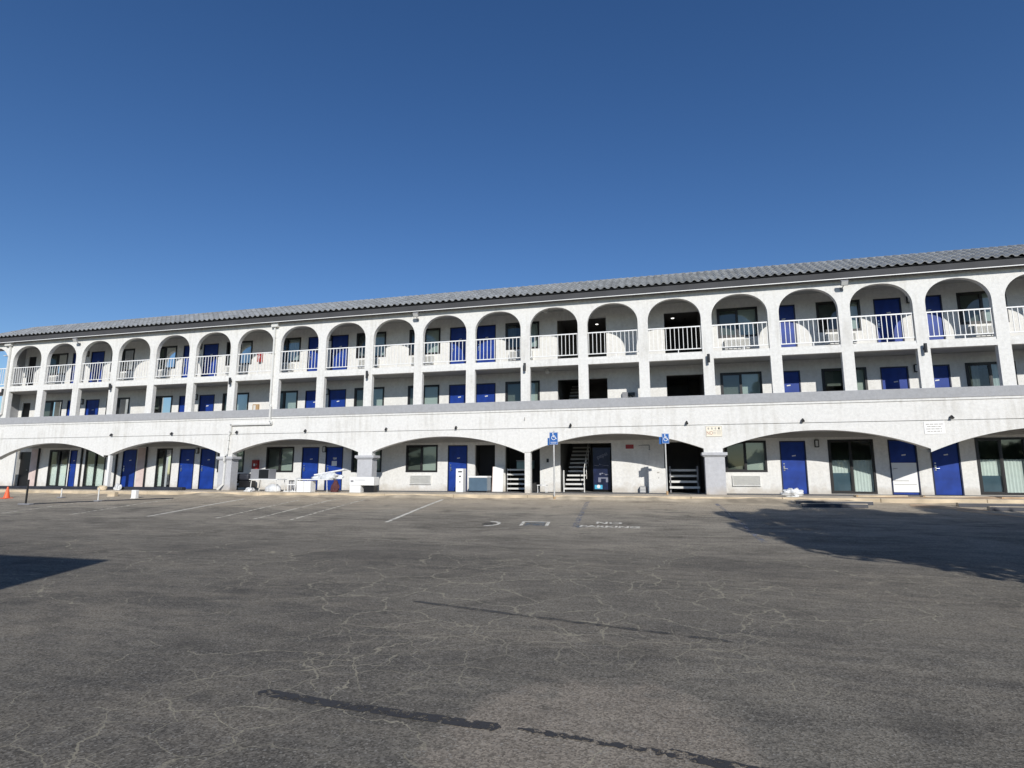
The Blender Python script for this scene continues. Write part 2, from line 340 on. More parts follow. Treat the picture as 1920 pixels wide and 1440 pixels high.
def tag(o, label=None, cat=None, group=None, kind=None):
    if label: o['label'] = label
    if cat: o['category'] = cat
    if group: o['group'] = group
    if kind: o['kind'] = kind
    return o
def empty(name, loc, label, cat, group=None, rz=0):
    o = bpy.data.objects.new(name, None); COL.objects.link(o); o.location = loc; o.rotation_euler = (0, 0, rz); o.empty_display_size = 0.2
    return tag(o, label, cat, group)
def copy_tree(o, loc, label, parent=None):
    c = o.copy(); COL.objects.link(c); c.location = loc; c['label'] = label
    def rec(a, b):
        for ch in list(a.children):
            d = ch.copy(); COL.objects.link(d); d.parent = b; rec(ch, d)
    rec(o, c); return c
def inst(src, parent, dx=0, dy=0, dz=0):
    """copy of a part (and its sub-parts) under parent, shifted"""
    c = src.copy(); COL.objects.link(c); c.parent = parent; c.location = (dx, dy, dz)
    for ch in list(src.children):
        d = ch.copy(); COL.objects.link(d); d.parent = c
    return c
def text_mesh(name, s, size, mat, parent=None, loc=(0, 0, 0), rot=(math.pi/2, 0, 0), ext=0.003, align='CENTER', sx=1.0, bold=0.0):
    cu = bpy.data.curves.new(name, 'FONT'); cu.body = s; cu.size = size; cu.extrude = ext; cu.align_x = align; cu.align_y = 'CENTER'; cu.offset = bold
    t = bpy.data.objects.new(name+'_tmp', cu); COL.objects.link(t)
    dg = bpy.context.evaluated_depsgraph_get(); dg.update()
    me = bpy.data.meshes.new_from_object(t.evaluated_get(dg)); bpy.data.objects.remove(t)
    me.transform(Matrix.Translation(loc) @ Matrix.Rotation(rot[2], 4, 'Z') @ Matrix.Rotation(rot[0], 4, 'X') @ Matrix.Rotation(rot[1], 4, 'Z') @ Matrix.Diagonal((sx, 1, 1, 1)))
    me.materials.clear(); me.materials.append(mat); me.name = name
    o = bpy.data.objects.new(name, me); COL.objects.link(o)
    if parent: o.parent = parent
    return o

# ------------------------------------------------------------------ ground
S = 2.5
Y_KERB = -1.9
def gz(y):
    t = min(max((-1.5-y)/9.5, 0), 1); t = t - 0.06*math.sin(2*math.pi*t)*0.35
    return -0.15-0.62*t
g = MB()
ys = [-600, -200, -80, -40, -24] + [-11.8+0.25*k for k in range(44)] + [10, 40, 200, 900]
ys = sorted(ys)
xs = [-900, -300, -100, -40, 0, 15, 25, 32, 38, 44, 52, 65, 90, 150, 400, 1000]
for a, b in zip(ys, ys[1:]):
    for c, d in zip(xs, xs[1:]):
        g.q((c, a, gz(a)), (d, a, gz(a)), (d, b, gz(b)), (c, b, gz(b)))
tag(g.build('parking_lot', M_ASPH), 'dark cracked asphalt parking lot falling away from the motel', 'parking lot', kind='structure')

sw = MB()
xx = -6.0
while xx < 60:      # slabs with joints
    sw.box(xx, xx+2.49, Y_KERB+0.15, 0.1, -0.3, 0.0); xx += 2.5
tag(sw.build('sidewalk', M_CONC), 'tan concrete sidewalk along the motel front', 'sidewalk', kind='structure')
m = MB(); m.box(-6, 60, 0.1, 1.95, -0.3, -0.002)
tag(m.build('walkway', M_DECK), 'walkway floor under the ground arches, dark coating added to cut bounced light', 'walkway', kind='structure')
kb = MB(); xx = -6.0
while xx < 60:
    kb.box(xx, xx+2.99, Y_KERB, Y_KERB+0.145, -0.35, -0.004); xx += 3.0
tag(kb.build('kerb', M_KERB, bevel=0.02), 'yellowish concrete kerb between sidewalk and asphalt', 'kerb', kind='structure')

gs = MB(); gr_ = random.Random(44); prev = None; xx = -6.0; hgt = 0.5; wid = 0.5
while xx < 60:
    hgt = min(1.0, max(0.15, hgt+gr_.uniform(-.22, .22))); wid = min(1.0, max(0.2, wid+gr_.uniform(-.2, .2)))
    yb_ = Y_KERB-0.15-1.0*wid; zt = gz(Y_KERB)+0.17*hgt
    row = [(xx, Y_KERB-0.004, zt), (xx, Y_KERB-0.35*wid-0.05, gz(Y_KERB-0.3)+0.055*hgt), (xx, yb_, gz(yb_)+0.003)]
    if prev:
        for k in range(2): gs.q(prev[k], row[k], row[k+1], prev[k+1])
    prev = row; xx += 0.35
tag(gs.build('gutter_sand', M_GUT, smooth=True), 'dusty sand washed against the kerb', 'sand', kind='stuff')

def strip(name, mat, pts, width, lift, label, cat='road marking', group=None, ragged=0.0, kind='structure'):
    m = MB(); n_ = 40; P = []
    L = [0]
    for a, b in zip(pts, pts[1:]): L.append(L[-1]+math.dist(a, b))
    for k in range(n_+1):
        t = L[-1]*k/n_; i = max(j for j in range(len(L)-1) if L[j] <= t+1e-9); u = (t-L[i])/(L[i+1]-L[i])
        a, b = pts[i], pts[i+1]; P.append((a[0]+(b[0]-a[0])*u, a[1]+(b[1]-a[1])*u, math.atan2(b[1]-a[1], b[0]-a[0])))
    e = []
    for k, (x, y, an) in enumerate(P):
        wl = width/2*(1+random.uniform(-ragged, ragged)); wr = width/2*(1+random.uniform(-ragged, ragged))
        if ragged and k in (0, n_): wl = wr = 0.01
        e.append(((x-math.sin(an)*wl, y+math.cos(an)*wl), (x+math.sin(an)*wr, y-math.cos(an)*wr)))
    for (a, b), (c, d) in zip(e, e[1:]):
        m.q(*[(p[0], p[1], gz(p[1])+lift) for p in (a, b, d, c)])
    o = m.build(name, mat); tag(o, label, cat, group, kind); return o
for i, (x0, yb, mt) in enumerate(((15.2, -3.0, P_FADE), (18.3, -3.4, P_FADE), (21.6, -3.0, P_WHITE), (24.3, -3.2, P_FADE), (25.7, -2.6, P_FADE), (27.0, -2.6, P_FADE), (30.2, -1.95, P_WHITE))):
    strip('stall_line', mt, [(x0, -8.0), (x0-0.085*(yb+8.0), yb)], 0.12, 0.004, None, None)
strip('blue_line', P_BLUE, [(35.72, -8.1), (35.35, -1.95)], 0.15, 0.004, None, None)
strip('blue_line', P_BLUE, [(40.15, -9.6), (39.75, -1.95)], 0.13, 0.004, None, None)
strip('blue_patch', P_BLUE2, [(35.72, -7.95), (36.0, -7.95)], 0.42, 0.004, None, None)
strip('asphalt_joint', P_DUST, [(27.5, -10.9), (31.5, -10.7), (34, -11.25), (38.2, -11.25), (40.5, -12.6), (42.5, -12.9)], 0.035, 0.004, None, None, ragged=0.4)
strip('tar_seal', P_TAR, [(35.05, -19.60), (35.6, -19.66), (36.2, -19.70), (36.95, -19.74)], 0.115, 0.004, None, None, ragged=0.06)
strip('tar_seal', P_TAR, [(37.05, -19.72), (37.6, -19.78), (37.95, -19.82)], 0.055, 0.004, None, None, ragged=0.5)
strip('tar_seal', P_TAR, [(37.95, -19.80), (38.4, -19.90), (39.1, -20.02)], 0.11, 0.004, None, None, ragged=0.12)
strip('tar_seal', P_TAR2, [(34.9, -16.55), (36.6, -16.95), (38.6, -17.40)], 0.085, 0.004, None, None, ragged=0.25)
# painted symbols (all read as road markings)
def decal_poly(name, mat, polys, lift=0.004):
    m = MB()
    for p in polys: m.q(*[(x, y, gz(y)+lift) for x, y in p])
    return tag(m.build(name, mat), kind='structure')
def frame_poly(x0, x1, y0, y1, t, sk):
    r = lambda a, b, c, d: [(a+sk*(c-y0), c), (b+sk*(c-y0), c), (b+sk*(d-y0), d), (a+sk*(d-y0), d)]
    return [r(x0, x1, y0, y0+t), r(x0, x1, y1-t, y1), r(x0, x0+t, y0+t, y1-t), r(x1-t, x1, y0+t, y1-t)]
decal_poly('symbol_outline', P_WHITE, frame_poly(34.2, 35.0, -8.15, -7.30, 0.09, -0.1)[1:] )
decal_poly('symbol_fill', P_BLUE2, [[(34.32, -8.02), (34.88, -8.02), (34.82, -7.42), (34.27, -7.42)]])
arc = []
for k in range(10):
    a0 = -math.pi/2 + math.pi*1.15*k/10 - 0.2; a1 = -math.pi/2 + math.pi*1.15*(k+1)/10 - 0.2
    f = lambda a, r: (33.28+0.75*r*math.cos(a), -7.85+r*math.sin(a)*1.0)
    arc.append([f(a0, 0.30), f(a0, 0.42), f(a1, 0.42), f(a1, 0.30)])
decal_poly('symbol_wheel', P_WHITE, arc)
decal_poly('symbol_fill', P_TAR2, [[f(2*math.pi*k/12, 0.27) for k in range(12)]])
def ground_text(s, size, x, y, sx):
    o = text_mesh('road_lettering', s, size, P_WHITE, None, (x, y, 0), (0, 0, 0), 0.0, sx=sx, bold=0.012)
    for v in o.data.vertices: v.co.z = gz(v.co.y)+0.005
    tag(o, kind='structure')
ground_text('NO', 0.46, 36.55, -7.30, 1.0)
ground_text('PARKING', 0.40, 36.62, -7.92, 0.95)

# ------------------------------------------------------------------ motel
B = empty('motel_building', (28, 5, 0), 'long white stucco three storey motel with arched balconies, blue doors and grey tile roof', 'building')
Bi = Matrix.Translation((-28, -5, 0))
def part(mb, name, mats, parent=None, **k):
    o = mb.build(name, mats, None, **k)
    if parent is None: o.data.transform(Bi); o.parent = B
    else: o.data.transform(Bi); o.parent = parent
    return o
NB = 23                      # bays 0..22
XL, XR = 0.0, NB*S
PW = 0.205
Z_LEDGE, Z_B, Z_F3, Z_TOP = 3.85, 5.345, 5.64, 8.22
T = 0.2
fw = MB()
def arch3(u): # u in -1..1
    return 7.06 + 0.86*max(0, 1-abs(u)**2.25)**0.5
for n in range(NB+1):
    x = n*S; a, b = (x-PW, x+PW)
    if n == 0: a = x-PW
    z0 = Z_LEDGE-0.02 if n >= 1 else 0
    fw.box(a, b, 0, T, z0, Z_TOP)
N = 24
for n in range(NB):
    x0, x1 = n*S+PW, (n+1)*S-PW; c = (x0+x1)/2; h = (x1-x0)/2
    P = [(x0+(x1-x0)*0.5*(1-math.cos(math.pi*k/N))) for k in range(N+1)]
    Zs = [arch3((p-c)/h) for p in P]
    for i in range(N):
        a, b, za, zb_ = P[i], P[i+1], Zs[i], Zs[i+1]
        fw.q((a, 0, za), (b, 0, zb_), (b, 0, Z_TOP), (a, 0, Z_TOP))
        fw.q((a, T, za), (b, T, zb_), (b, T, Z_TOP), (a, T, Z_TOP))
        fw.q((a, 0, za), (b, 0, zb_), (b, T, zb_), (a, T, za))
    fw.box(x0, x1, 0.0, T, Z_B, Z_F3-0.09)
    fw.box(x0, x1, 0.022, T, Z_F3-0.09, Z_F3+0.01)
# lower wall with wide arches (x from 2.2)
Z_G = 2.68
X0L = S-PW-0.02
fw.box(X0L, XR+PW, 0.0, T, Z_G+0.03, 3.50)
fw.box(X0L, XR+PW, 0.03, T, Z_G, Z_G+0.03)
TL = 0.32
def larch(u): # circular arc
    R_ = 9.3; hx = 3.38
    return 2.42 - (R_ - math.sqrt(R_*R_-(u*hx)**2))
piers = [1, 4, 7, 10, 13, 16, 19, 22]
for a_, b_ in zip(piers, piers[1:]):
    x0, x1 = a_*S+0.35, b_*S-0.35
    if a_ == 1: x0 = S-0.15
    if b_ == 19: x1 = 47.36
    if a_ == 19: x0 = 47.36
    if b_ == 13: x1 = 32.45
    if a_ == 13: x0 = 32.72
    if b_ == 4: x1 = 9.95
    if a_ == 4: x0 = 10.3
    c = (a_+b_)/2*S; P = [x0+(x1-x0)*k/40 for k in range(41)]
    def zz(x):
        u = (x-c)/3.38; R_ = 9.3
        return 2.42-(R_-math.sqrt(R_*R_-(u*3.38)**2))
    for p, q_ in zip(P, P[1:]):
        za, zb_ = zz(p), zz(q_)
        fw.q((p, 0, za), (q_, 0, zb_), (q_, 0, Z_G), (p, 0, Z_G))
        fw.q((p, TL, za), (q_, TL, zb_), (q_, TL, Z_G), (p, TL, Z_G))
        fw.q((p, 0, za), (q_, 0, zb_), (q_, TL, zb_), (p, TL, za))
for n in (7, 10, 16, 22):
    fw.box(n*S-0.35, n*S+0.35, 0, TL, 1.62, Z_G)
fw.box(9.95, 10.3, 0, TL, 1.74, Z_G)                # pier without a grey base
fw.box(32.45, 32.72, 0, TL, 1.70, Z_G)
part(fw, 'arcade_wall', M_WALL)
# grey parapet ledge
lg = MB(); lg.box(X0L-0.05, XR+PW+0.05, -0.05, T+0.06, 3.50, 3.87)
part(lg, 'parapet_ledge', M_GREY, bevel=0.012)
lm = MB(); lm.box(X0L-0.02, XR+PW, -0.03, 0.0, 3.42, 3.498)
part(lm, 'ledge_moulding', M_WALL)
# pillars of the ground arcade
for n in (7, 10, 16, 22):
    x = n*S+0.03
    m = MB(); m.box(x-0.37, x+0.37, -0.06, 0.42, 0, 1.46); p = part(m, 'pillar', M_PIL, bevel=0.015)
    m = MB(); m.box(x-0.47, x+0.47, -0.14, 0.50, 1.505, 1.62); m.box(x-0.42, x+0.42, -0.10, 0.46, 1.46, 1.505)
    part(m, 'cap', M_PIL, p, bevel=0.01)
m = MB(); m.box(10.22, 10.36, 0.02, 0.18, 0, 1.74); part(m, 'post', M_WHITE)
m = MB(); m.box(2.24, 2.36, 0.02, 0.2, 0, 1.74); part(m, 'post', M_WHITE)
for px_ in (3.10, 6.30, 8.80, 10.83):
    m = MB(); m.tube((px_, 1.74, 0), (px_, 1.74, 2.3), 0.05, n=8); part(m, 'drain_pipe', M_BLACK)
m = MB(); m.box(10.2, 10.74, 1.785, 1.7995, 0.02, 2.2); part(m, 'primed_patch', M_PINK)
m = MB(); m.box(2.46, 2.95, 1.785, 1.7995, 0.02, 2.2); part(m, 'primed_patch', M_PINK)
m = MB(); m.box(32.45, 32.70, 0.03, 0.3, 0, 1.70); part(m, 'post', M_WALL)
# floor slabs / soffits
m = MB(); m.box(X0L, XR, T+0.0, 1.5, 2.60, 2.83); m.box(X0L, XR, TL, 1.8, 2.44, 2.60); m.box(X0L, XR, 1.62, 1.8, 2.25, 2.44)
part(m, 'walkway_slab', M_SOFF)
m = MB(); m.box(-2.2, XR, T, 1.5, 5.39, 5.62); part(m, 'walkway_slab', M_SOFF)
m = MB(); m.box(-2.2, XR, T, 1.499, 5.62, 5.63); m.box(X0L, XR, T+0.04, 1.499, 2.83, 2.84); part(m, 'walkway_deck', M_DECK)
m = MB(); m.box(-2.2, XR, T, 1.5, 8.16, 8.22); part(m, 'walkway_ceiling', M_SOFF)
# parapet inner face handled by the ledge; short parapet wall behind it
m = MB(); m.box(X0L, XR, 0.0+T-0.001, T+0.04, 2.84, 3.50); part(m, 'parapet_wall', M_WALL)

# ---- rear (room) wall
WIN = [3.1, 7.95, 10.85, 15.72, 18.64, 23.46, 26.33, 31.2, 40.56, 44.42, 49.4, 53.3]
DOOR = [5.10, 6.46, 12.92, 14.23, 20.70, 22.03, 28.44, 29.76, 42.66, 46.52, 47.92, 52.0]
DW, WW = 0.97, 1.62
FL = {1: 0.0, 2: 2.84, 3: 5.63}
CE = {1: 2.45, 2: 5.40, 3: 8.17}
ZH = {1: (0.87, 2.145), 2: (3.71, 4.99), 3: (6.49, 7.77)}
DTOP = {1: 2.115, 2: 4.955, 3: 7.735}
FULL1 = {7.95, 10.85, 3.1, 44.42, 49.4}           # ground-floor full-height sliding glass
YR = {1: 1.8, 2: 1.5, 3: 1.5}
def X1(x, L=1): return 37.99+(x-37.99)*1.012 if L == 1 else x
# openings per level: (x, width, full height)
WINS = {L: [(x, WW, False) for x in WIN] for L in (2, 3)}
WINS[1] = [(3.85, 1.46, True), (6.52, 1.48, True), (11.48, 1.02, True)]+[(X1(x), WW, x in FULL1) for x in WIN if x > 15]
DOORS_AT = {L: [(x, DW) for x in DOOR] for L in (2, 3)}
DOORS_AT[1] = [(5.40, 0.50), (9.15, DW), (12.99, DW), (14.33, DW)]+[(X1(x), DW) for x in DOOR if x > 16]
OPEN = {1: [(33.66, 35.93), (38.15, 39.77)], 2: [(33.64, 35.86), (38.38, 39.90)], 3: [(33.64, 35.86), (38.38, 39.90)]}
rw = MB()
for L in (1, 2, 3):
    holes = []
    for x, w_, full in WINS[L]:
        z0, z1 = ZH[L]
        if full: z0 = 0.03
        if L == 1 and abs(x-X1(31.2)) < 0.01: z0 = 0.0
        holes.append((x, x+w_, z0, z1))
    for x, w_ in DOORS_AT[L]: holes.append((x, x+w_, FL[L], DTOP[L]))
    for a, b in OPEN[L]: holes.append((a, b, FL[L], DTOP[L]+0.02))
    holes.append((1.68, 2.28, FL[L], DTOP[L]-0.05) if L > 1 else (1.35, 2.42, 0, 2.05))
    holes.sort()
    cur = 1.35 if L > 1 else -2.0; y0, y1 = YR[L], YR[L]+0.16; top = CE[L]+0.2 if L < 3 else 8.2
    bot = FL[L]-0.05
    for a, b, z0, z1 in holes:
        rw.box(cur, a, y0, y1, bot, top)
        rw.box(a, b, y0, y1, z1, top)
        if z0 > FL[L]+0.01: rw.box(a, b, y0, y1, bot, z0)
        cur = b
    rw.box(cur, XR, y0, y1, bot, top)
part(rw, 'room_wall', M_IN)
# outer shell: ends, rear and flat roof deck
sh = MB()
sh.box(1.35, 1.55, 1.66, 12, -0.1, 8.2); sh.box(XR-0.2, XR, 1.66, 12, -0.1, 8.2); sh.box(1.35, XR, 12, 12.2, -0.1, 8.2)
sh.box(1.55, XR-0.2, 5.7, 5.85, 0, 8.2)
part(sh, 'end_wall', M_WALL)
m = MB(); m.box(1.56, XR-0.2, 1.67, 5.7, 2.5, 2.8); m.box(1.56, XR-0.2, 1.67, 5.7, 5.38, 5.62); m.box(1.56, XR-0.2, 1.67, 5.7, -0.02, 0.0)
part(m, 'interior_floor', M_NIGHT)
m = MB(); m.box(1.30, 1.42, 0.62, 1.5, 5.63, 8.16); m.box(1.30, 1.42, 0.62, 1.5, 2.84, 5.39); part(m, 'screen_wall', M_GREY)
# interiors of the passages
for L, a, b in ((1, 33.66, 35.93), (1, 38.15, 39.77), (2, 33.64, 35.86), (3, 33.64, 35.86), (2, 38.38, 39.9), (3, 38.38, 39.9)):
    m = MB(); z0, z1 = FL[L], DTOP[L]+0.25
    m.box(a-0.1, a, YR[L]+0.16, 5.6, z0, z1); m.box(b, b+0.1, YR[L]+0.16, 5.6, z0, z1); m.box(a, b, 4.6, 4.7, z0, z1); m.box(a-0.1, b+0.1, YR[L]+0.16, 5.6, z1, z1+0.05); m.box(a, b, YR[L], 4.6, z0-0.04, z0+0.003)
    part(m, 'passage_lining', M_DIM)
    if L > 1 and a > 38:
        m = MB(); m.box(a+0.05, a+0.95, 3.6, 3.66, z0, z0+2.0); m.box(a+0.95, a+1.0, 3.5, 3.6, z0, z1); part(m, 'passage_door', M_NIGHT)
# stair in passage, one flight per storey, running up and away
for L in (1, 2):
    z0 = FL[L]; st = MB(); ns = 13; y_s = YR[L]-0.12
    for k in range(ns):
        zz_ = z0+0.19*(k+1); yy = y_s+0.27*k
        st.cur = 1; st.box(33.86, 34.70, yy+0.02, yy+0.29, zz_-0.045, zz_-0.003); st.cur = 0; st.box(33.86, 34.70, yy-0.01, yy+0.02, zz_-0.075, zz_)  # black treads and pale nosings paint in the shade and lit edges
    st.cur = 0
    st.cur = 1
    for s_ in (33.82, 34.74):
        a = Vector((s_, y_s-0.05, z0+0.05)); b = Vector((s_, y_s-0.05+0.27*ns, z0+0.05+0.19*ns))
        for d in (0.0,): st.q(a, b, b+Vector((0, 0, 0.22)), a+Vector((0, 0, 0.22)))
    st.cur = 0; st.tube((34.74, y_s-0.05, z0), (34.74, y_s-0.05, z0+1.0), 0.025); st.tube((33.84, y_s-0.05, z0), (33.84, y_s-0.05, z0+0.95), 0.03)
    for k in (0, 3, 6, 9): st.tube((34.74, y_s-0.05+0.27*k, z0+0.19*k), (34.74, y_s-0.05+0.27*k, z0+0.19*k+1.0), 0.015)
    st.tube((34.74, y_s-0.05, z0+1.0), (34.74, y_s-0.05+0.27*ns, z0+1.0+0.19*ns), 0.02)
    o = part(st, 'stair_flight', [M_OFFW, M_BLACK])
# ---- doors
def make_door(x, L, seen=True):
    z = FL[L]; H = DTOP[L]-z
    f = MB(); f.box(0, 0.045, -0.015, 0.10, 0, H); f.box(DW-0.045, DW, -0.015, 0.10, 0, H); f.box(0.045, DW-0.045, -0.015, 0.10, H-0.045, H)
    fo = f.build('door_frame', M_BLUEF)
    d = MB(); d.box(0.048, DW-0.048, 0.03, 0.075, 0.012, H-0.048)
    do = d.build('door', M_BLUE)
    h = MB(); h.box(0.10, 0.16, 0.018, 0.032, 0.92, 1.12); h.tube((0.13, 0.02, 1.0), (0.13, -0.04, 1.0), 0.014); h.tube((0.13, -0.04, 1.0), (0.24, -0.045, 1.0), 0.012); h.tube((0.13, 0.03, 1.2), (0.13, 0.01, 1.2), 0.03)
    ho = h.build('door_handle', M_STEEL)
    p = MB(); p.box(-0.07, 0.07, 0.020, 0.03, -0.022, 0.022, rot=Matrix.Rotation(R(-8), 3, 'Y'), piv=(0, 0.025, 0)); 
    po = p.build('number_plate', M_OFFW); po.data.transform(Matrix.Translation((0.52, 0, 1.52)))
    return fo, do, ho, po
DOORS = {}
for L in (1, 2, 3): DOORS[L] = make_door(0, L)
first = {1: True, 2: True, 3: True}
def off(x, y, z): return (x-28, y-5, z)
for L in (1, 2, 3):
    fo, do, ho, po = DOORS[L]
    for x, w_ in DOORS_AT[L]:
        if L == 1 and abs(x-X1(29.76)) < 0.01: continue
        if first[L]:
            F, D_, H_, P_ = fo, do, ho, po; first[L] = False
        else:
            F, D_, H_, P_ = [o.copy() for o in (fo, do, ho, po)]
            for o in (F, D_, H_, P_): COL.objects.link(o)
        F.parent = None
        D_.parent = B; D_.location = off(x, YR[L], FL[L]); D_.scale = (w_/DW, 1, 1); D_.rotation_euler = (0, 0, 0)
        F.parent = D_; H_.parent = D_; P_.parent = D_
        for o in (F, H_, P_): o.location = (0, 0, 0)
# a small dark service door at the far end of each floor
for L in (1, 2, 3):
    m = MB(); m.box(1.68 if L > 1 else 1.35, 2.28 if L > 1 else 2.42, YR[L]+0.06, YR[L]+0.12, FL[L], DTOP[L]-0.05); o = part(m, 'service_door', M_BLACK)
    m = MB(); m.tube((2.2, YR[L]+0.06, FL[L]+1.0), (2.2, YR[L], FL[L]+1.0), 0.02); part(m, 'door_handle', M_STEEL, o)
# ---- windows: frame, fixed pane, screened pane, blind
def make_window(W, z0, z1, full, kind=0):
    H = z1-z0; t = 0.08 if W > 1.2 else 0.07
    f = MB(); f.box(0, W, -0.02, 0.09, 0, t); f.box(0, W, -0.02, 0.09, H-t, H); f.box(0, t, -0.02, 0.09, t, H-t); f.box(W-t, W, -0.02, 0.09, t, H-t)
    f.box(W/2-0.035, W/2+0.035, -0.012, 0.08, t, H-t)
    f.box(t, t+0.03, 0.0, 0.05, t, H-t); f.box(W/2-0.065, W/2-0.036, 0.0, 0.05, t, H-t); f.box(t+0.03, W/2-0.065, 0.0, 0.05, t, t+0.03); f.box(t+0.03, W/2-0.065, 0.0, 0.05, H-t-0.03, H-t)
    fo = f.build('window', M_DARK)
    x0, x1 = W/2+0.035, W-t; p = MB(); p.q((x0, 0.045, t), (x1, 0.045, t), (x1, 0.045, H-t), (x0, 0.045, H-t)); po = p.build('pane', M_GLASS, fo)
    x0, x1 = t+0.03, W/2-0.065; p = MB(); p.q((x0, 0.022, t+0.03), (x1, 0.022, t+0.03), (x1, 0.022, H-t-0.03), (x0, 0.022, H-t-0.03)); so_ = p.build('screened_pane', M_GLASS if full else M_GLASSD, fo)
    b = MB()
    def folds(x0, x1, z0_, z1_, n_):
        for k in range(n_):
            a = x0+(x1-x0)*k/n_; c = x0+(x1-x0)*(k+1)/n_; y = 0.13+0.02*(k % 2); y2 = 0.13+0.02*((k+1) % 2)
            b.q((a, y, z0_), (c, y2, z0_), (c, y2, z1_), (a, y, z1_))
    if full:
        folds(0.04, W-0.04, 0.02, 1.30, 28)  # pale half-height folds paint in white reflections on the glass
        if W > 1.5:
            c_ = MB(); c_.box(0.09, W/2-0.08, 0.075, 0.11, 0.06, 0.80 if kind else 0.70); c_.build('blue_reflection', M_SLATE, fo)  # blue panel paints in the reflection low on the left sash
        bo = b.build('curtain', M_REFLW, fo)
    elif kind == 0:
        b.box(0.03, W-0.03, 0.115, 0.125, 0.02, H-0.02); bo = b.build('blind', M_BLIND, fo)
    elif kind == 1:
        b.box(0.03, W/2, 0.115, 0.125, H*0.45, H-0.02); b.box(W/2+0.01, W-0.03, 0.115, 0.125, 0.02, H-0.02); bo = b.build('blind', M_BLIND, fo)
    else:
        folds(0.04, W*0.30, 0.02, H-0.02, 8); folds(W*0.55, W-0.04, 0.02, H-0.02, 12); bo = b.build('curtain', M_SHEERG, fo)
    return [fo, po, so_, bo]
def place_group(objs, x, y, z, used):
    if used:
        new = [o.copy() for o in objs]
        for o in new: COL.objects.link(o)
        for o in new[1:]: o.parent = new[0]
        objs = new
    objs[0].parent = B; objs[0].location = off(x, y, z); return objs
PROTO = {}; wr = random.Random(12)
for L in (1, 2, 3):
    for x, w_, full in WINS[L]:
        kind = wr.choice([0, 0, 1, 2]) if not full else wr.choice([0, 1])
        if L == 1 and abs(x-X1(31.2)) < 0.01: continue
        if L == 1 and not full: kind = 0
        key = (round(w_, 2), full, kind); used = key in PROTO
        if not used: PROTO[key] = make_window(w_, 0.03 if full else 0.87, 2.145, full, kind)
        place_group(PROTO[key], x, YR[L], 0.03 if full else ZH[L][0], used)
# ground floor opening at 31.2 and the doorless opening at 29.76: back panels
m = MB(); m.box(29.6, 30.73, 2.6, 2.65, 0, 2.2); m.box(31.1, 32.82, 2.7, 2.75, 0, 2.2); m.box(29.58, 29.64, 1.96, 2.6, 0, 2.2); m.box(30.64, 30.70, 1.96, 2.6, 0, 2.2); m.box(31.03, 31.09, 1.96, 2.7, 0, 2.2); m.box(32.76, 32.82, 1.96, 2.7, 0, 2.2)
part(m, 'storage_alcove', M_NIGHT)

# ---- railings of the top floor
def make_rail():
    m = MB(); x0, x1 = PW, S-PW; y = 0.09
    m.box(x0, x1, y-0.022, y+0.022, 6.685, 6.73); m.box(x0, x1, y-0.018, y+0.018, 5.775, 5.81)
    n_ = 12
    for k in range(n_+1):
        xx = x0+0.04+(x1-x0-0.08)*k/n_; m.box(xx-0.0105, xx+0.0105, y-0.0105, y+0.0105, 5.81, 6.685)
    m.box(S*0.55-0.015, S*0.55+0.015, y-0.015, y+0.015, 5.64, 5.775)
    return m.build('railing', M_WHITE)
r0 = make_rail()
for n in range(NB):
    o = r0 if n == 0 else r0.copy()
    if n: COL.objects.link(o)
    o.parent = B; o.location = off(n*S, 0, 0)

# ---- roof
ye, ze = -0.34, 8.44; SL = R(29); XE0, XE1 = 0.2, XR+0.5
rows, rl = 6, 0.335
TW = 0.30
import bisect
def hipx(d): return XE0 + d*math.cos(SL)*1.15         # left hip
tm = MB(); tone = []
def sprof(u):
    u = u % 1.0
    return 0.068*math.sin(math.pi*min(1, u/0.62)) if u < 0.62 else -0.014*math.sin(math.pi*(u-0.62)/0.38)
ns_ = 8
trand = random.Random(3)
for r_ in range(rows):
    d0, d1 = r_*rl, (r_+1)*rl+0.03
    nt_ = int((XE1-XE0)/TW)
    for k in range(nt_):
        tx = XE0+k*TW
        if tx < hipx(d0)-0.05: continue
        tn = trand.random()*0.8+0.1; jit = trand.uniform(-0.006, 0.006)
        prev = None
        for s_ in range(ns_+1):
            u = s_/ns_; x = tx+u*TW; h = sprof(u)
            def pt(d, lift):
                return (x, ye+d*math.cos(SL)-(lift+h)*math.sin(SL), ze+d*math.sin(SL)+(lift+h)*math.cos(SL))
            lo = pt(d0-jit, 0.055); hi = pt(d1, 0.008); und = pt(d0+0.0-jit, 0.02)
            if prev:
                tm.q(prev[0], lo, hi, prev[1]); tone.append(tn)
                tm.q(prev[2], und, lo, prev[0]); tone.append(tn)
            prev = (lo, hi, und)
to = part(tm, 'roof', M_TILE)
ca = to.data.attributes.new('tile_tone', 'FLOAT', 'FACE')
for i, t_ in enumerate(tone[:len(to.data.polygons)]): ca.data[i].value = t_
D_ = rows*rl; yr, zr = ye+D_*math.cos(SL), ze+D_*math.sin(SL)
m = MB()          # ridge caps, hip caps
x = hipx(D_)
while x < XE1-0.1:
    m.tube((x, yr+0.03, zr+0.0), (x+0.36, yr+0.03, zr+0.012), 0.062, 0.07, n=10); x += 0.34
hx0, hy0, hz0 = XE0, ye, ze+0.02
hl = Vector((hipx(D_)-XE0, D_*math.cos(SL), D_*math.sin(SL)))
for k in range(7):
    a = Vector((hx0, hy0, hz0))+hl*(k/7); b = Vector((hx0, hy0, hz0))+hl*((k+1.05)/7); m.tube(a, b, 0.075, 0.065)
part(m, 'ridge_cap', M_TILE)
m = MB()         # underlay, left slope, flat deck behind
m.q((XE0, ye+0.02, ze-0.01), (XE1, ye+0.02, ze-0.01), (XE1, yr, zr-0.03), (hipx(D_), yr, zr-0.03))
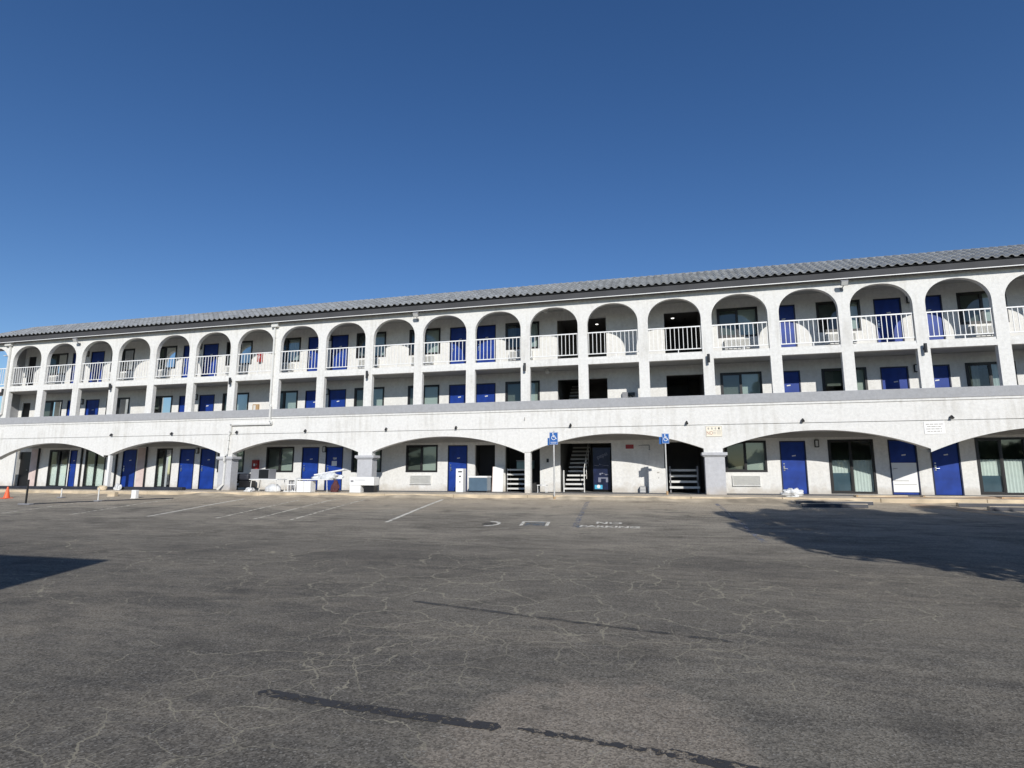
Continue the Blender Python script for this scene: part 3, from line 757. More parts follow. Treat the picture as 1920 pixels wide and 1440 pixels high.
m.q((XE0, ye+0.02, ze-0.01), (hipx(D_), yr, zr-0.03), (hipx(D_), 9, zr-0.03), (XE0, 11, ze-0.01))
m.q((hipx(D_), yr, zr-0.03), (XE1, yr, zr-0.03), (XE1, 12.2, zr-0.2), (hipx(D_), 12.2, zr-0.2))
part(m, 'roof_deck', M_FASC)
m = MB(); m.box(XE0, XE1, -0.27, -0.235, 8.155, 8.415); m.box(XE0, XE0+0.03, -0.235, 12, 8.155, 8.415); part(m, 'fascia', M_FASC)
m = MB(); m.box(XE0, XE1, -0.285, -0.235, 8.128, 8.153); part(m, 'drip_edge', M_WHITE)
m = MB(); m.box(XE0, XE1, -0.262, -0.24, 8.415, 8.475); part(m, 'eave_shadow_strip', M_BLACK)  # black strip paints in the shadow line between tiles and fascia
m = MB(); m.box(XE0+0.03, XE1, -0.235, 0.0, 8.17, 8.18); m.box(-2.2, XE1, 0, 1.5, 8.2205, 8.25); part(m, 'eave_soffit', M_FASC)

# ---- downspouts
m = MB()
m.box(19.70, 20.06, -0.16, -0.002, 7.93, 8.185); 
def spout(mb, pts, w=0.075):
    for a, b in zip(pts, pts[1:]):
        a = Vector(a); b = Vector(b); d = b-a; L_ = d.length
        q_ = d.to_track_quat('Z', 'Y').to_matrix()
        mb.box(-w/2, w/2, -w/2, w/2, -0.02, L_+0.02, rot=q_, piv=(0, 0, 0))
        for i in range(len(mb.v)-8, len(mb.v)): mb.v[i] = tuple(Vector(mb.v[i])+a)
spout(m, [(19.86, -0.06, 7.95), (19.86, -0.06, 4.12), (19.93, -0.11, 3.98), (19.93, -0.11, 3.36), (20.0, -0.06, 3.26), (20.0, -0.06, 3.16), (17.72, -0.06, 3.16), (17.72, -0.06, 2.80), (17.62, -0.06, 2.62), (17.60, -0.08, 1.75), (17.60, -0.20, 1.62), (17.60, -0.20, 1.42), (17.58, -0.11, 1.3), (17.56, -0.11, 0.30), (17.40, -0.30, 0.06)])
for z in (7.4, 6.6, 5.5, 4.6): m.box(19.80, 19.92, -0.105, -0.004, z, z+0.03)
for z in (2.4, 2.0): m.box(17.55, 17.67, -0.11, -0.004, z, z+0.03)
part(m, 'downspout', M_OFFW)
m = MB(); m.box(2.12, 2.58, -0.17, -0.002, 7.98, 8.185)
spout(m, [(2.44, -0.06, 8.0), (2.44, -0.06, 4.1), (2.26, -0.13, 3.95), (2.24, -0.13, 3.4), (2.20, -0.08, 3.2), (2.20, -0.08, 0.1)])
m.box(2.1, 2.3, -0.14, -0.0, 7.4, 7.43)
part(m, 'downspout', M_OFFW)
# soffit conduits near the breezeway
m = MB(); m.tube((33.4, 0.95, 8.12), (34.9, 0.95, 8.12), 0.015); m.box(34.05, 34.2, 0.9, 1.0, 7.95, 8.15); m.tube((33.5, 0.95, 5.36), (34.6, 1.2, 5.36), 0.012)
part(m, 'conduit', M_OFFW)

# ------------------------------------------------------------------ things fixed to the motel
ORD = {1: 'first', 2: 'second', 3: 'third', 4: 'fourth', 5: 'fifth', 6: 'sixth', 7: 'seventh', 8: 'eighth', 9: 'ninth', 10: 'tenth', 11: 'eleventh', 12: 'twelfth', 13: 'thirteenth', 14: 'fourteenth', 15: 'fifteenth', 16: 'sixteenth', 17: 'seventeenth', 18: 'eighteenth', 19: 'nineteenth', 20: 'twentieth', 21: 'twenty-first', 22: 'twenty-second'}
FN = {1: 'ground floor', 2: 'middle floor', 3: 'top floor'}
def seen_bay(x, y=1.5):
    """bay through which a point on the rear wall is seen from the photograph"""
    t = (0-(-23.487))/(y+23.487); return int((37.99+(x-37.99)*t)//S)
# sconces
def make_sconce():
    e = bpy.data.objects.new('wall_sconce', None); COL.objects.link(e)
    m = MB(); m.box(-0.075, 0.075, -0.02, 0, -0.15, 0.15); m.box(-0.075, 0.075, -0.10, -0.02, 0.12, 0.15); m.box(-0.075, 0.075, -0.10, -0.02, -0.15, -0.12)
    for s_ in (-1, 1):
        m.box(s_*0.065-0.01, s_*0.065+0.01, -0.10, -0.085, -0.12, 0.12)
    m.build('lantern_frame', M_BLACK, e)
    m = MB(); m.box(-0.05, 0.05, -0.08, -0.025, -0.115, 0.115); m.build('diffuser', M_OPAL, e)
    return e
sconces = []
for L, zc in ((1, 2.0), (2, 4.85), (3, 7.62)):
    for x in (6.22, 14.05, 21.97, 47.76):
        if L == 1 and x in (47.76, 6.22): continue
        if L == 1 and x == 14.05: x = 14.43
        sconces.append((L, x, zc))
sconces.append((1, 44.02, 2.0))
e0 = make_sconce()
GA = {0: 'first', 1: 'second', 2: 'third', 3: 'fourth', 4: 'fifth', 5: 'sixth', 6: 'seventh'}
def where(L, x, y=1.5):
    n = seen_bay(x, y)
    if L == 1: return 'ground floor, %s wide arch from left' % GA[min(6, (n-1)//3)]
    if L == 2: return 'middle floor, below %s full arch from left' % ORD[n]
    return 'top floor, %s full arch from left' % ORD[n]
for i, (L, x, zc) in enumerate(sconces):
    lb = 'black wall sconce by a blue door, ' + where(L, x)
    if i == 0: e0.location = (X1(x, L), YR[L]-0.002, zc); tag(e0, lb, 'wall light', 'sconces beside the blue doors')
    else: copy_tree(e0, (X1(x, L), YR[L]-0.002, zc), lb)
# cylinder lights on the pillars, at beam height
def make_updown():
    e = bpy.data.objects.new('pillar_light', None); COL.objects.link(e)
    m = MB(); m.tube((0, -0.13, -0.17), (0, -0.13, 0.17), 0.055, n=14); m.build('cylinder_shade', M_BLACK, e, smooth=False)
    m = MB(); m.box(-0.03, 0.03, -0.09, 0, -0.04, 0.04); m.build('bracket', M_BLACK, e); return e
e1 = make_updown()
for i, n in enumerate((1, 4, 7, 10, 13, 16, 19)):
    lb = 'black cylinder wall light on pillar between %s and %s full arches from left' % (ORD[n-1], ORD[n]) if n > 1 else 'black cylinder wall light on the leftmost full pillar'
    loc = (n*S+0.0 if n > 1 else n*S-0.1, -0.001, 5.33)
    if i == 0: e1.location = loc; tag(e1, lb, 'wall light', 'cylinder lights on the balcony pillars')
    else: copy_tree(e1, loc, lb)
# flood lights under the eave
def make_flood():
    e = bpy.data.objects.new('floodlight', None); COL.objects.link(e)
    m = MB(); m.box(-0.05, 0.05, -0.02, 0, -0.05, 0.05); m.tube((0, -0.02, 0), (0.03, -0.22, 0.10), 0.018); m.build('arm', M_GREYM, e)
    m = MB(); m.box(-0.13, 0.13, -0.045, 0.045, -0.10, 0.10, rot=Matrix.Rotation(R(35), 3, 'X'), piv=(0, 0, 0)); h_ = m.build('lamp_head', M_GREYM, e, bevel=0.01); h_.location = (0.03, -0.30, 0.16)
    m = MB(); m.box(-0.11, 0.11, -0.052, -0.046, -0.08, 0.08, rot=Matrix.Rotation(R(35), 3, 'X'), piv=(0, 0, 0)); m.build('lens', M_OPAL, h_)
    return e
e2 = make_flood()
for i, (x, lb) in enumerate(((27.42, 'middle one of the three grey floodlights on arms under the eave'), (7.45, 'leftmost of the three grey floodlights on arms under the eave'), (44.98, 'rightmost of the three grey floodlights on arms under the eave'))):
    if i == 0: e2.location = (x, -0.001, 7.80); tag(e2, lb, 'floodlight', 'floodlights below the roof eave')
    else: copy_tree(e2, (x, -0.001, 7.80), lb)
# small spot lights in a row over the ground floor arches
def make_spot():
    e = bpy.data.objects.new('spotlight', None); COL.objects.link(e)
    m = MB(); m.tube((0, 0, 0), (0, -0.02, 0), 0.05, n=12); m.tube((0, -0.02, 0), (0, -0.07, 0.01), 0.015); m.build('mount', M_GREYM, e)
    m = MB(); m.tube((0, -0.06, 0.045), (0.01, -0.13, -0.05), 0.035, 0.055, n=12); m.build('lamp_head', M_BLACK, e); return e
e3 = make_spot()
sp = [10.38, 14.21, 18.08, 21.88, 26.04, 29.39, 34.43, 39.05, 43.24, 48.08]
rel = ['above the white post between the first and second ground arches', 'above the second ground arch from the left', 'just right of the jogging downspout', 'above the third ground arch', 'between the third and fourth ground arches', 'above the crown of the fourth ground arch', 'above the stair opening and blue parking sign', 'just left of the cream tow-away sign', 'above the crown of the arch over the white bag', 'just right of the white notice at the right end']
for i, x in enumerate(sp):
    lb = 'small dark wall spotlight, ' + rel[i]
    if i == 0: e3.location = (x, -0.001, 2.80); tag(e3, lb, 'spotlight', 'small spotlights in a row above the ground floor arches')
    else: copy_tree(e3, (x, -0.001, 2.80), lb)
# globe lamps on the walkway soffits, lit downlights in the passages
def globe(loc, lb):
    e = empty('ceiling_globe', loc, lb, 'ceiling light', 'round ceiling lamps by the stair passage')
    m = MB(); m.tube((0, 0, 0), (0, 0, -0.04), 0.07, n=14); m.build('base', M_OFFW, e)
    m = MB(); m.dome((0, 0, -0.12), 0.12, half=0, sq=0.8, n=16, m=10); m.build('globe', M_OPAL, e, smooth=True)
globe((33.25, 0.9, 8.16), 'round white ceiling globe on the top floor left of the stair passage')
globe((33.30, 0.9, 5.385), 'round white ceiling globe on the middle floor left of the stair passage')
def downlight(loc, lb):
    e = empty('downlight', loc, lb, 'ceiling light', 'lit lamps inside the passages')
    m = MB(); m.dome((0, 0, 0), 0.07, ax='-z', sq=0.5); m.build('lit_lens', M_LIT, e, smooth=True)
    m = MB(); m.ring((0, 0, 0), (0, 0, 1), 0.085, 0.012, n=16); m.build('trim_ring', M_WHITE, e)
downlight((35.26, 3.5, DTOP[3]+0.245), 'lit round lamp in the top floor stair passage')
downlight((38.8, 3.3, DTOP[3]+0.245), 'lit round lamp in the top floor passage left of the fifteenth arch pillar')
# air conditioners
def make_ac(kind):
    e = bpy.data.objects.new('air_conditioner', None); COL.objects.link(e)
    W, H, D = 1.08, 0.43, (0.06 if kind == 1 else 0.24)
    m = MB(); t = 0.035
    m.box(0, W, -D, -0.001, 0, t); m.box(0, W, -D, -0.001, H-t, H); m.box(0, t, -D, -0.001, t, H-t); m.box(W-t, W, -D, -0.001, t, H-t); m.box(t, W-t, -D+0.03, -0.001, t, H-t)
    m.build('case', M_OFFW, e)
    m = MB()
    nsl = 11 if kind == 1 else 12
    for k in range(nsl):
        z = t+0.008+(H-2*t-0.03)*k/(nsl-1); m.box(t+0.01, W-t-0.01, -D+0.002, -D+0.028, z, z+0.012)
    if kind != 1:
        for k in range(9): m.box(t+0.01+(W-2*t-0.03)*k/8, t+0.02+(W-2*t-0.03)*k/8, -D-0.004, -D+0.002, t, H-t)
    m.build('grille', M_OFFW, e); return e
a1, a3 = make_ac(1), make_ac(3)
f1 = f3 = True
for L, z in ((1, 0.30), (3, 5.94)):
    for x in WIN:
        if L == 1 and (x < 16 or x in FULL1 or x in (31.2, 18.64, 23.46, 15.72)): continue
        if L == 3 and x > 51.5: continue
        lb = ('flush beige air conditioner grille under window, ' if L == 1 else 'boxy white air conditioner under window, ') + where(L, x+0.8)
        src = a1 if L == 1 else a3; fr = f1 if L == 1 else f3
        if L == 1: f1 = False
        else: f3 = False
        if fr: src.location = (X1(x+0.24, L), YR[L]-0.001, z); tag(src, lb, 'air conditioner', 'air conditioners below the windows')
        else: copy_tree(src, (X1(x+0.24, L), YR[L]-0.001, z), lb)
# extinguishers, cabinet and signs
def extinguisher(loc, w_, h_, lb, cat='fire extinguisher cabinet'):
    e = empty('extinguisher_cabinet', loc, lb, cat)
    m = MB(); m.box(-w_/2, w_/2, -0.16, -0.001, 0, h_); m.build('case', M_RED, e, bevel=0.01)
    m = MB(); m.box(-w_*0.18, w_*0.12, -0.165, -0.1605, h_*0.35, h_*0.62); m.build('white_emblem', M_WHITE, e)
    m = MB(); m.box(w_*0.36, w_*0.42, -0.18, -0.1605, h_*0.45, h_*0.6); m.build('latch', M_STEEL, e)
extinguisher((17.85, 1.799, 1.01), 0.34, 0.48, 'tall red fire extinguisher cabinet under the third ground floor arch')
extinguisher((17.92, 1.499, 6.56), 0.22, 0.50, 'red fire extinguisher cabinet behind the top floor railing in the seventh full arch')
e = empty('wall_cabinet', (17.85, 1.499, 4.02), 'small brown framed glass cabinet on the middle floor wall left of the downspout', 'cabinet')
m = MB(); m.box(-0.17, 0.17, -0.10, -0.002, 0, 0.32); m.build('frame', M_CARD, e); m = MB(); m.box(-0.12, 0.02, -0.105, -0.101, 0.03, 0.27); m.build('glass_face', M_OFFW, e)
e = empty('wall_meter', (36.75, 1.499, 4.02), 'small grey meter box low on the middle floor wall right of the stair passage', 'meter box')
m = MB(); m.box(-0.25, -0.02, -0.16, -0.002, 0, 0.28); m.build('grey_case', M_GREYM, e); m = MB(); m.box(0.0, 0.28, -0.12, -0.002, 0.12, 0.26); m.tube((0.05, -0.13, 0.2), (0.2, -0.13, 0.05), 0.02); m.build('dark_valve', M_BLACK, e)
e = empty('red_sign', (36.72, 1.797, 1.87), 'small red sign on the grey wall right of the drinks machine', 'sign')
m = MB(); m.box(-0.17, 0.17, -0.02, 0, 0, 0.18); m.build('plate', M_RED, e)
m = MB(); m.box(-0.17, 0.17, -0.024, 0, -0.02, -0.002); m.build('lower_edge', M_WHITE, e)
e = empty('wall_pipe', (37.1, 1.79, 2.0), 'thin grey pipe with a down turn right of the small red sign', 'pipe')
m = MB(); m.path([(0, -0.03, 0), (0.45, -0.03, 0.02), (0.45, -0.03, -0.16)], 0.013); m.build('tube', M_GREYM, e); m = MB(); m.box(0.42, 0.48, -0.05, 0, -0.19, -0.16); m.build('end_fitting', M_GREYM, e)
e = empty('thermostat', (33.10, 1.797, 1.38), 'small black box on the shaded wall left of the stair opening', 'box')
m = MB(); m.box(-0.05, 0.05, -0.05, 0, -0.08, 0.08); m.build('housing', M_BLACK, e)
e = empty('tow_sign', (40.06, -0.002, 2.44), 'cream tow-away sign with NO in faded red and four small icons', 'sign')
m = MB(); m.box(-0.30, 0.30, -0.012, 0, -0.205, 0.205); m.build('plate', M_CREAM, e)
m = MB()
for (a, b, c, d) in ((-0.295, 0.295, -0.20, -0.19), (-0.295, 0.295, 0.19, 0.20), (-0.295, -0.285, -0.19, 0.19), (0.285, 0.295, -0.19, 0.19)): m.box(a, b, -0.015, -0.0125, c, d)
m.build('printed_border', M_INKG, e)
for k in range(4):
    m = MB(); m.tube((-0.2+0.13*k, -0.0125, 0.12), (-0.2+0.13*k, -0.0155, 0.12), 0.035, n=8); m.box(-0.2+0.13*k-0.02, -0.2+0.13*k+0.03, -0.0155, -0.0125, 0.07, 0.085); m.build('icon', M_INKG if k < 3 else M_BLACK, e)
text_mesh('word', 'NO', 0.20, M_INKR, e, (-0.16, -0.014, -0.07), (math.pi/2, 0, 0), 0.0015, sx=0.75)
m = MB()
for k in range(4): m.box(0.10, 0.26, -0.0155, -0.0125, 0.02-0.045*k, 0.035-0.045*k)
for k in range(3): m.box(-0.04, 0.07, -0.0155, -0.0125, 0.01-0.06*k, 0.03-0.06*k)
m.build('small_print', M_INKG, e)
e = empty('notice_sign', (47.54, -0.002, 2.43), 'white notice board with four lines of faded text at the right end', 'sign')
m = MB(); m.box(-0.32, 0.32, -0.012, 0, -0.22, 0.22); m.build('plate', M_WHITE, e)
m = MB(); rr = random.Random(5)
for k in range(4):
    x = -0.26+0.03*(k % 2)
    while x < 0.22:
        L_ = rr.uniform(0.03, 0.14); m.box(x, min(x+L_, 0.27), -0.0155, -0.0125, 0.115-0.085*k, 0.145-0.085*k); x += L_+0.025
m.build('printed_lines', M_INKG, e)
e = empty('wall_hook', (32.47, -0.001, 3.12), 'tiny dark hook high on the white wall in the middle of the facade', 'hook')
m = MB(); m.tube((0, 0, 0), (0, -0.05, 0), 0.012); m.box(-0.015, 0.015, -0.06, -0.04, -0.07, 0.05); m.build('pin', M_INKG, e)

# ---- accessible parking signs
def wheelchair(parent, z, y=-0.012, s_=1.0):
    m = MB(); q_ = lambda x, zz_: (x*s_, y, z+zz_*s_)
    m.tube((0.0-0.02*s_, y, z+0.088*s_), (-0.02*s_, y-0.003, z+0.088*s_), 0.018*s_, n=12)
    def bar(a, b, w_):
        a = Vector(q_(*a)); b = Vector(q_(*b)); d = (b-a).normalized(); nrm = Vector((-d.z, 0, d.x))*w_*s_/2
        m.q(a+nrm, b+nrm, b-nrm, a-nrm)
    bar((-0.018, 0.065), (-0.005, -0.01), 0.022); bar((-0.012, 0.03), (0.04, 0.03), 0.016); bar((-0.01, -0.005), (0.045, -0.005), 0.02); bar((0.045, 0.0), (0.07, -0.065), 0.018); bar((0.066, -0.062), (0.09, -0.055), 0.014)
    for k in range(14):
        a0 = R(100)+R(250)*k/14; a1 = R(100)+R(250)*(k+1)/14
        f_ = lambda a, r: q_(0.0+r*math.cos(a), -0.03+r*math.sin(a))
        m.q(f_(a0, 0.052), f_(a0, 0.067), f_(a1, 0.067), f_(a1, 0.052))
    return m.build('wheelchair_symbol', M_WHITE, parent)
def access_sign(x, y, zb, H, w_, z0, z1, rz, lb, lower, extra):
    e = empty('parking_sign', (x, y, zb), lb, 'parking sign', 'blue accessible parking signs', rz)
    m = MB(); m.tube((0, 0, 0), (0, 0, H), 0.03, n=10); m.build('pole', M_GALV, e)
    m = MB(); m.tube((0, 0, 0), (0, 0, 0.14), 0.04, n=10); m.build('pole_foot', M_CARD, e)
    z0 -= zb; z1 -= zb
    if extra:
        m = MB(); m.box(-w_/2-0.08, w_/2-0.08, 0.035, 0.045, z0-0.02, z0+0.26); m.build('rear_plate', M_SIGNB, e)
    m = MB(); m.box(-w_/2, w_/2, -0.042, -0.032, z0, z1); p = m.build('plate', M_SIGNB, e)
    m = MB()
    for (a, b, c, d) in ((-w_/2+.008, w_/2-.008, z0+.008, z0+.016), (-w_/2+.008, w_/2-.008, z1-.016, z1-.008), (-w_/2+.008, -w_/2+.014, z0+.016, z1-.016), (w_/2-.014, w_/2-.008, z0+.016, z1-.016)):
        m.box(a, b, -0.046, -0.0425, c, d)
    if lower: m.box(-w_*0.36, w_*0.36, -0.046, -0.0425, z0+0.085, z0+0.097); m.box(-w_*0.3, w_*0.3, -0.046, -0.0425, z0+0.05, z0+0.06)
    m.build('white_edging', M_WHITE, p)
    wheelchair(p, z1-0.17, y=-0.044, s_=1.3)
access_sign(34.07, -1.98, gz(-1.98)-0.01, 2.62, 0.33, 1.90, 2.37, 0.05, 'left one of the two blue wheelchair parking signs on poles', True, True)
access_sign(38.20, -0.35, 0.0, 2.34, 0.30, 1.97, 2.36, 0.45, 'right one of the two blue wheelchair parking signs on poles', False, True)

# ------------------------------------------------------------------ things standing at the building
# drinks machine
e = empty('vending_machine', (35.43, 2.5, 0.004), 'dark blue drinks vending machine with white lettering in the stair passage', 'vending machine')
m = MB(); m.box(-0.40, 0.42, -0.1, 0.7, 0.05, 1.98); m.build('body', M_BLACK, e, bevel=0.015)
M_VBLUE = plain('vending_front_blue', (0.010, 0.016, 0.05), 0.3, var=0.4, vscale=3)
M_VPALE = plain('vending_pale_print', (0.20, 0.21, 0.27), 0.4)
M_VCYAN = plain('vending_bright_cyan', (0.08, 0.42, 0.62), 0.3)
m = MB(); m.box(-0.37, 0.39, -0.125, -0.102, 0.1, 1.95); fr = m.build('front_panel', M_VBLUE, e)
text_mesh('lettering', 'pepsi', 0.24, M_VPALE, fr, (0.03, -0.128, 1.60), (math.pi/2, R(22), 0), 0.0015)
m = MB(); rr = random.Random(8)
for k in range(9):
    x = -0.28+0.07*k; m.tube((x, -0.125, 1.18+rr.uniform(-.05, .05)), (x, -0.130, 1.18), rr.uniform(0.025, 0.05), n=7)
for k in range(5): m.tube((-0.06+0.08*k, -0.125, 0.78+0.05*math.sin(k*1.5)), (-0.06+0.08*k, -0.130, 0.78), 0.05, n=7)
m.box(-0.16, 0.30, -0.130, -0.1255, 0.58, 0.63); m.box(-0.16, -0.04, -0.130, -0.1255, 0.42, 0.58); m.box(0.18, 0.30, -0.130, -0.1255, 0.42, 0.58)
m.build('splash_print', M_VPALE, fr)
m = MB(); m.box(-0.32, 0.02, -0.132, -0.1255, 0.12, 0.30); m.build('cyan_print', M_VCYAN, fr)
m = MB(); m.tube((-0.15, -0.132, 0.23), (-0.15, -0.137, 0.23), 0.08, n=12); m.build('white_print', M_WHITE, fr)
# grey door jamb between stair and machine
e = empty('utility_box', (37.78, 1.62, 0), 'white utility box against the wall left of the second blue parking sign', 'utility box')
m = MB(); m.box(-0.34, 0.42, -0.15, 0.17, 0.0, 1.02); m.build('body', M_IN, e, bevel=0.01)
m = MB(); m.box(-0.3, 0.38, -0.165, -0.152, 0.05, 0.97); m.build('door', M_IN, e); m = MB(); m.box(0.05, 0.15, -0.17, -0.166, 0.82, 0.88); m.box(0.1, 0.13, -0.17, -0.166, 0.6, 0.66); m.build('marking', M_INKG, e)
e = empty('floor_vent', (37.25, 1.6, 0), 'small grey slotted vent at the foot of the white utility box', 'vent')
m = MB(); m.box(-0.15, 0.1, -0.05, 0.15, 0, 0.28); m.build('case', M_GREYM, e); m = MB()
for k in range(4): m.box(-0.13, 0.08, -0.06, -0.052, 0.04+0.06*k, 0.07+0.06*k)
m.build('slots', M_OFFW, e)
# slatted rack in the dark opening
e = empty('slatted_rack', (38.95, 1.95, 0), 'white rack of wide slats inside the dark opening left of the grey pillar', 'rack')
for k in range(4):
    m = MB(); m.box(-0.62, 0.60-0.03*k, -0.1+0.1*k, 0.22+0.1*k, 0.18+0.24*k, 0.27+0.24*k); m.build('slat', M_OFFW, e)
for x in (-0.6, 0.52):
    m = MB(); m.box(x, x+0.05, 0.0, 0.5, 0, 1.12); m.build('side_frame', M_GREYM, e)
# alcove contents
e = empty('shelf_rack', (31.75, 1.85, 0), 'white shelving rack of five shelves in the opening left of the stair', 'shelf')
for k in range(5):
    m = MB(); m.box(-0.52, 0.40, -0.15, 0.45, 0.10+0.21*k, 0.17+0.21*k); m.build('shelf', M_OFFW, e)
for x in (-0.52, 0.38):
    for y in (-0.14, 0.42):
        m = MB(); m.box(x, x+0.03, y, y+0.03, 0, 1.05); m.build('upright', M_GREYM, e)
e = empty('storage_bin', (32.05, 1.85, 1.012), 'dull teal storage bin on top of the white shelving rack', 'bin')
m = MB(); m.box(-0.36, 0.36, -0.2, 0.3, 0, 0.34); m.build('body', M_TEAL, e, bevel=0.03); m = MB(); m.box(-0.38, 0.38, -0.22, 0.32, 0.342, 0.39); m.build('lid', M_GREYM, e, bevel=0.02)
e = empty('ice_chest', (30.2, 0.9, 0), 'low slate blue chest with a white lid in front of the dark doorway', 'chest')
m = MB(); m.box(-0.42, 0.42, -0.3, 0.3, 0.05, 0.62); m.build('body', M_SLATE, e, bevel=0.02); m = MB(); m.box(-0.44, 0.44, -0.32, 0.32, 0.62, 0.70); m.build('lid', M_WHITE, e, bevel=0.02); m = MB(); m.box(-0.4, 0.4, -0.28, 0.28, 0, 0.05); m.build('plinth', M_BLACK, e)
e = empty('white_locker', (29.43, 0.55, 0), 'narrow white cabinet with three black knobs beside the blue door', 'cabinet')
m = MB(); m.box(-0.17, 0.17, -0.2, 0.2, 0, 1.02); m.build('body', M_WHITE, e, bevel=0.015)
for z, w_ in ((0.86, 0.09), (0.66, 0.045), (0.42, 0.025)):
    m = MB(); m.box(-w_+0.03, w_+0.03, -0.215, -0.2, z, z+0.05); m.build('knob', M_BLACK, e, bevel=0.01)
e = empty('leaning_board', (30.86, 1.45, 0), 'plain white board leaning on the wall beside the white shelving rack', 'board')
m = MB(); m.box(-0.24, 0.24, -0.02, 0.02, 0, 1.12, rot=Matrix.Rotation(R(-8), 3, 'X'), piv=(0, 0, 0)); m.build('panel', M_WHITE, e)
m = MB(); m.box(-0.27, -0.24, -0.02, 0.02, 0, 1.12, rot=Matrix.Rotation(R(-8), 3, 'X'), piv=(0, 0, 0)); m.build('edge_strip', M_PINK, e)
e = empty('stool', (33.05, 0.75, 0), 'small white metal stool left of the stair opening', 'stool')
m = MB(); m.box(-0.2, 0.2, -0.15, 0.15, 0.3, 0.33); m.build('seat', M_WHITE, e)
for x in (-0.18, 0.18):
    for y in (-0.13, 0.13):
        m = MB(); m.tube((x, y, 0), (x, y, 0.3), 0.012); m.build('leg', M_WHITE, e)

# clutter on the sidewalk between the third and fourth pillars
def folding_table(x, y, L_, z, lb):
    e = empty('folding_table', (x, y, 0), lb, 'table', 'tables in front of the blue doors')
    m = MB(); m.box(-L_/2, L_/2, -0.35, 0.35, z-0.04, z); m.build('tabletop', M_WHITE, e, bevel=0.01)
    for sx_ in (-1, 1):
        for sy_ in (-1, 1):
            m = MB(); m.tube((sx_*(L_/2-0.06), sy_*0.3, 0), (sx_*(L_/2-0.1), sy_*0.3, z-0.04), 0.018); m.build('leg', M_OFFW, e)
    return e
folding_table(20.55, -0.75, 1.5, 0.56, 'low white folding table below the wide window, left of the other table')
folding_table(23.1, -0.75, 1.55, 0.56, 'low white folding table in front of the two blue doors, right of the other table')
e = empty('metal_cabinet', (20.25, -0.7, 0.561), 'grey and dark metal cabinet on the left folding table', 'cabinet')
m = MB(); m.box(-0.5, 0.48, -0.25, 0.25, 0, 0.45); m.build('case', M_GREYM, e, bevel=0.01); m = MB(); m.box(-0.05, 0.46, -0.262, -0.252, 0.03, 0.42); m.build('dark_door', M_BLACK, e)
def blobby(name, loc, sx_, sy_, sz_, mat, lb, cat, seed=1, rough=0.25, group=None):
    bm = bmesh.new(); bmesh.ops.create_icosphere(bm, subdivisions=4, radius=1)
    rr = random.Random(seed); fr_ = [(Vector((rr.uniform(-1, 1), rr.uniform(-1, 1), rr.uniform(-1, 1)))*rr.uniform(2, 11), rr.uniform(0, 6)) for _ in range(22)]
    for v in bm.verts:
        d = 1+rough*sum(1-2*abs(math.sin(v.co.dot(k)*0.6+p)) for k, p in fr_)/9
        c = v.co*d; c.z = max(c.z, -0.35); v.co = Vector((c.x*sx_, c.y*sy_, (c.z+0.35)*sz_))
    me = bpy.data.meshes.new(name); bm.to_mesh(me); bm.free()
    for p in me.polygons: p.use_smooth = True
    me.materials.append(mat); o = bpy.data.objects.new(name, me); COL.objects.link(o); o.location = loc; return tag(o, lb, cat, group)
blobby('tarp_bundle', (23.6, -0.6, 0.562), 0.85, 0.3, 0.24, M_CLOTH, 'long white tarp bundle on the second folding table', 'tarp', 3, 0.3)
e = empty('white_board', (23.6, -0.5, 0.86), 'long white board sloping up to the right above the second folding table', 'board')
m = MB(); m.box(-0.75, 0.75, -0.18, 0.18, -0.03, 0.03, rot=Matrix.Rotation(R(-9), 3, 'Y'), piv=(0, 0, 0)); m.build('panel', M_WHITE, e, bevel=0.02)
blobby('cushion', (20.95, -0.9, 0.0), 0.42, 0.25, 0.28, M_CLOTH, 'white padded bundle below the left folding table', 'bundle', 5, 0.12)
blobby('debris_bag', (19.9, -1.15, 0.0), 0.30, 0.2, 0.18, M_CLOTH, 'small crumpled white bag on the sidewalk right of the downspout pillar', 'bag', 9, 0.5)
blobby('maroon_sack', (24.1, -0.9, 0.0), 0.22, 0.2, 0.42, M_MAROON, 'maroon sack standing beside the right folding table', 'sack', 11, 0.3)
e = empty('white_box', (22.7, -0.95, 0), 'white carton under the right folding table', 'box')
m = MB(); m.box(-0.36, 0.34, -0.2, 0.2, 0, 0.48); m.build('carton', M_WHITE, e, bevel=0.01); m = MB(); m.box(-0.03, 0.03, -0.204, -0.2005, 0, 0.48); m.build('tape', M_OFFW, e)
e = empty('crate', (21.85, -0.7, 0), 'dark open crate with uprights between the two folding tables', 'crate')
m = MB(); m.box(-0.35, 0.35, -0.2, 0.2, 0, 0.04); m.build('base', M_WHITE, e)
for k in range(6):
    m = MB(); m.box(-0.35+0.125*k, -0.30+0.125*k, 0.16, 0.2, 0.05, 0.45); m.build('slat', M_GREYM, e)
m = MB(); m.box(-0.35, 0.35, 0.16, 0.2, 0.45, 0.5); m.build('top_rail', M_BLACK, e)
e = empty('white_chair', (22.1, -1.0, 0), 'white chair frame seen from the side between the folding tables', 'chair')
m = MB(); m.box(-0.2, 0.2, -0.2, 0.2, 0.30, 0.34); m.build('seat', M_WHITE, e); m = MB(); m.box(0.16, 0.2, -0.2, 0.2, 0.34, 0.62); m.build('backrest', M_WHITE, e)
for x in (-0.18, 0.18):
    for y in (-0.18, 0.18):
        m = MB(); m.tube((x, y, 0), (x, y, 0.3), 0.016); m.build('leg', M_WHITE, e)
e = empty('white_crate', (25.5, -0.75, 0), 'scuffed white box on a dark stand at a grey-capped pillar foot', 'box')
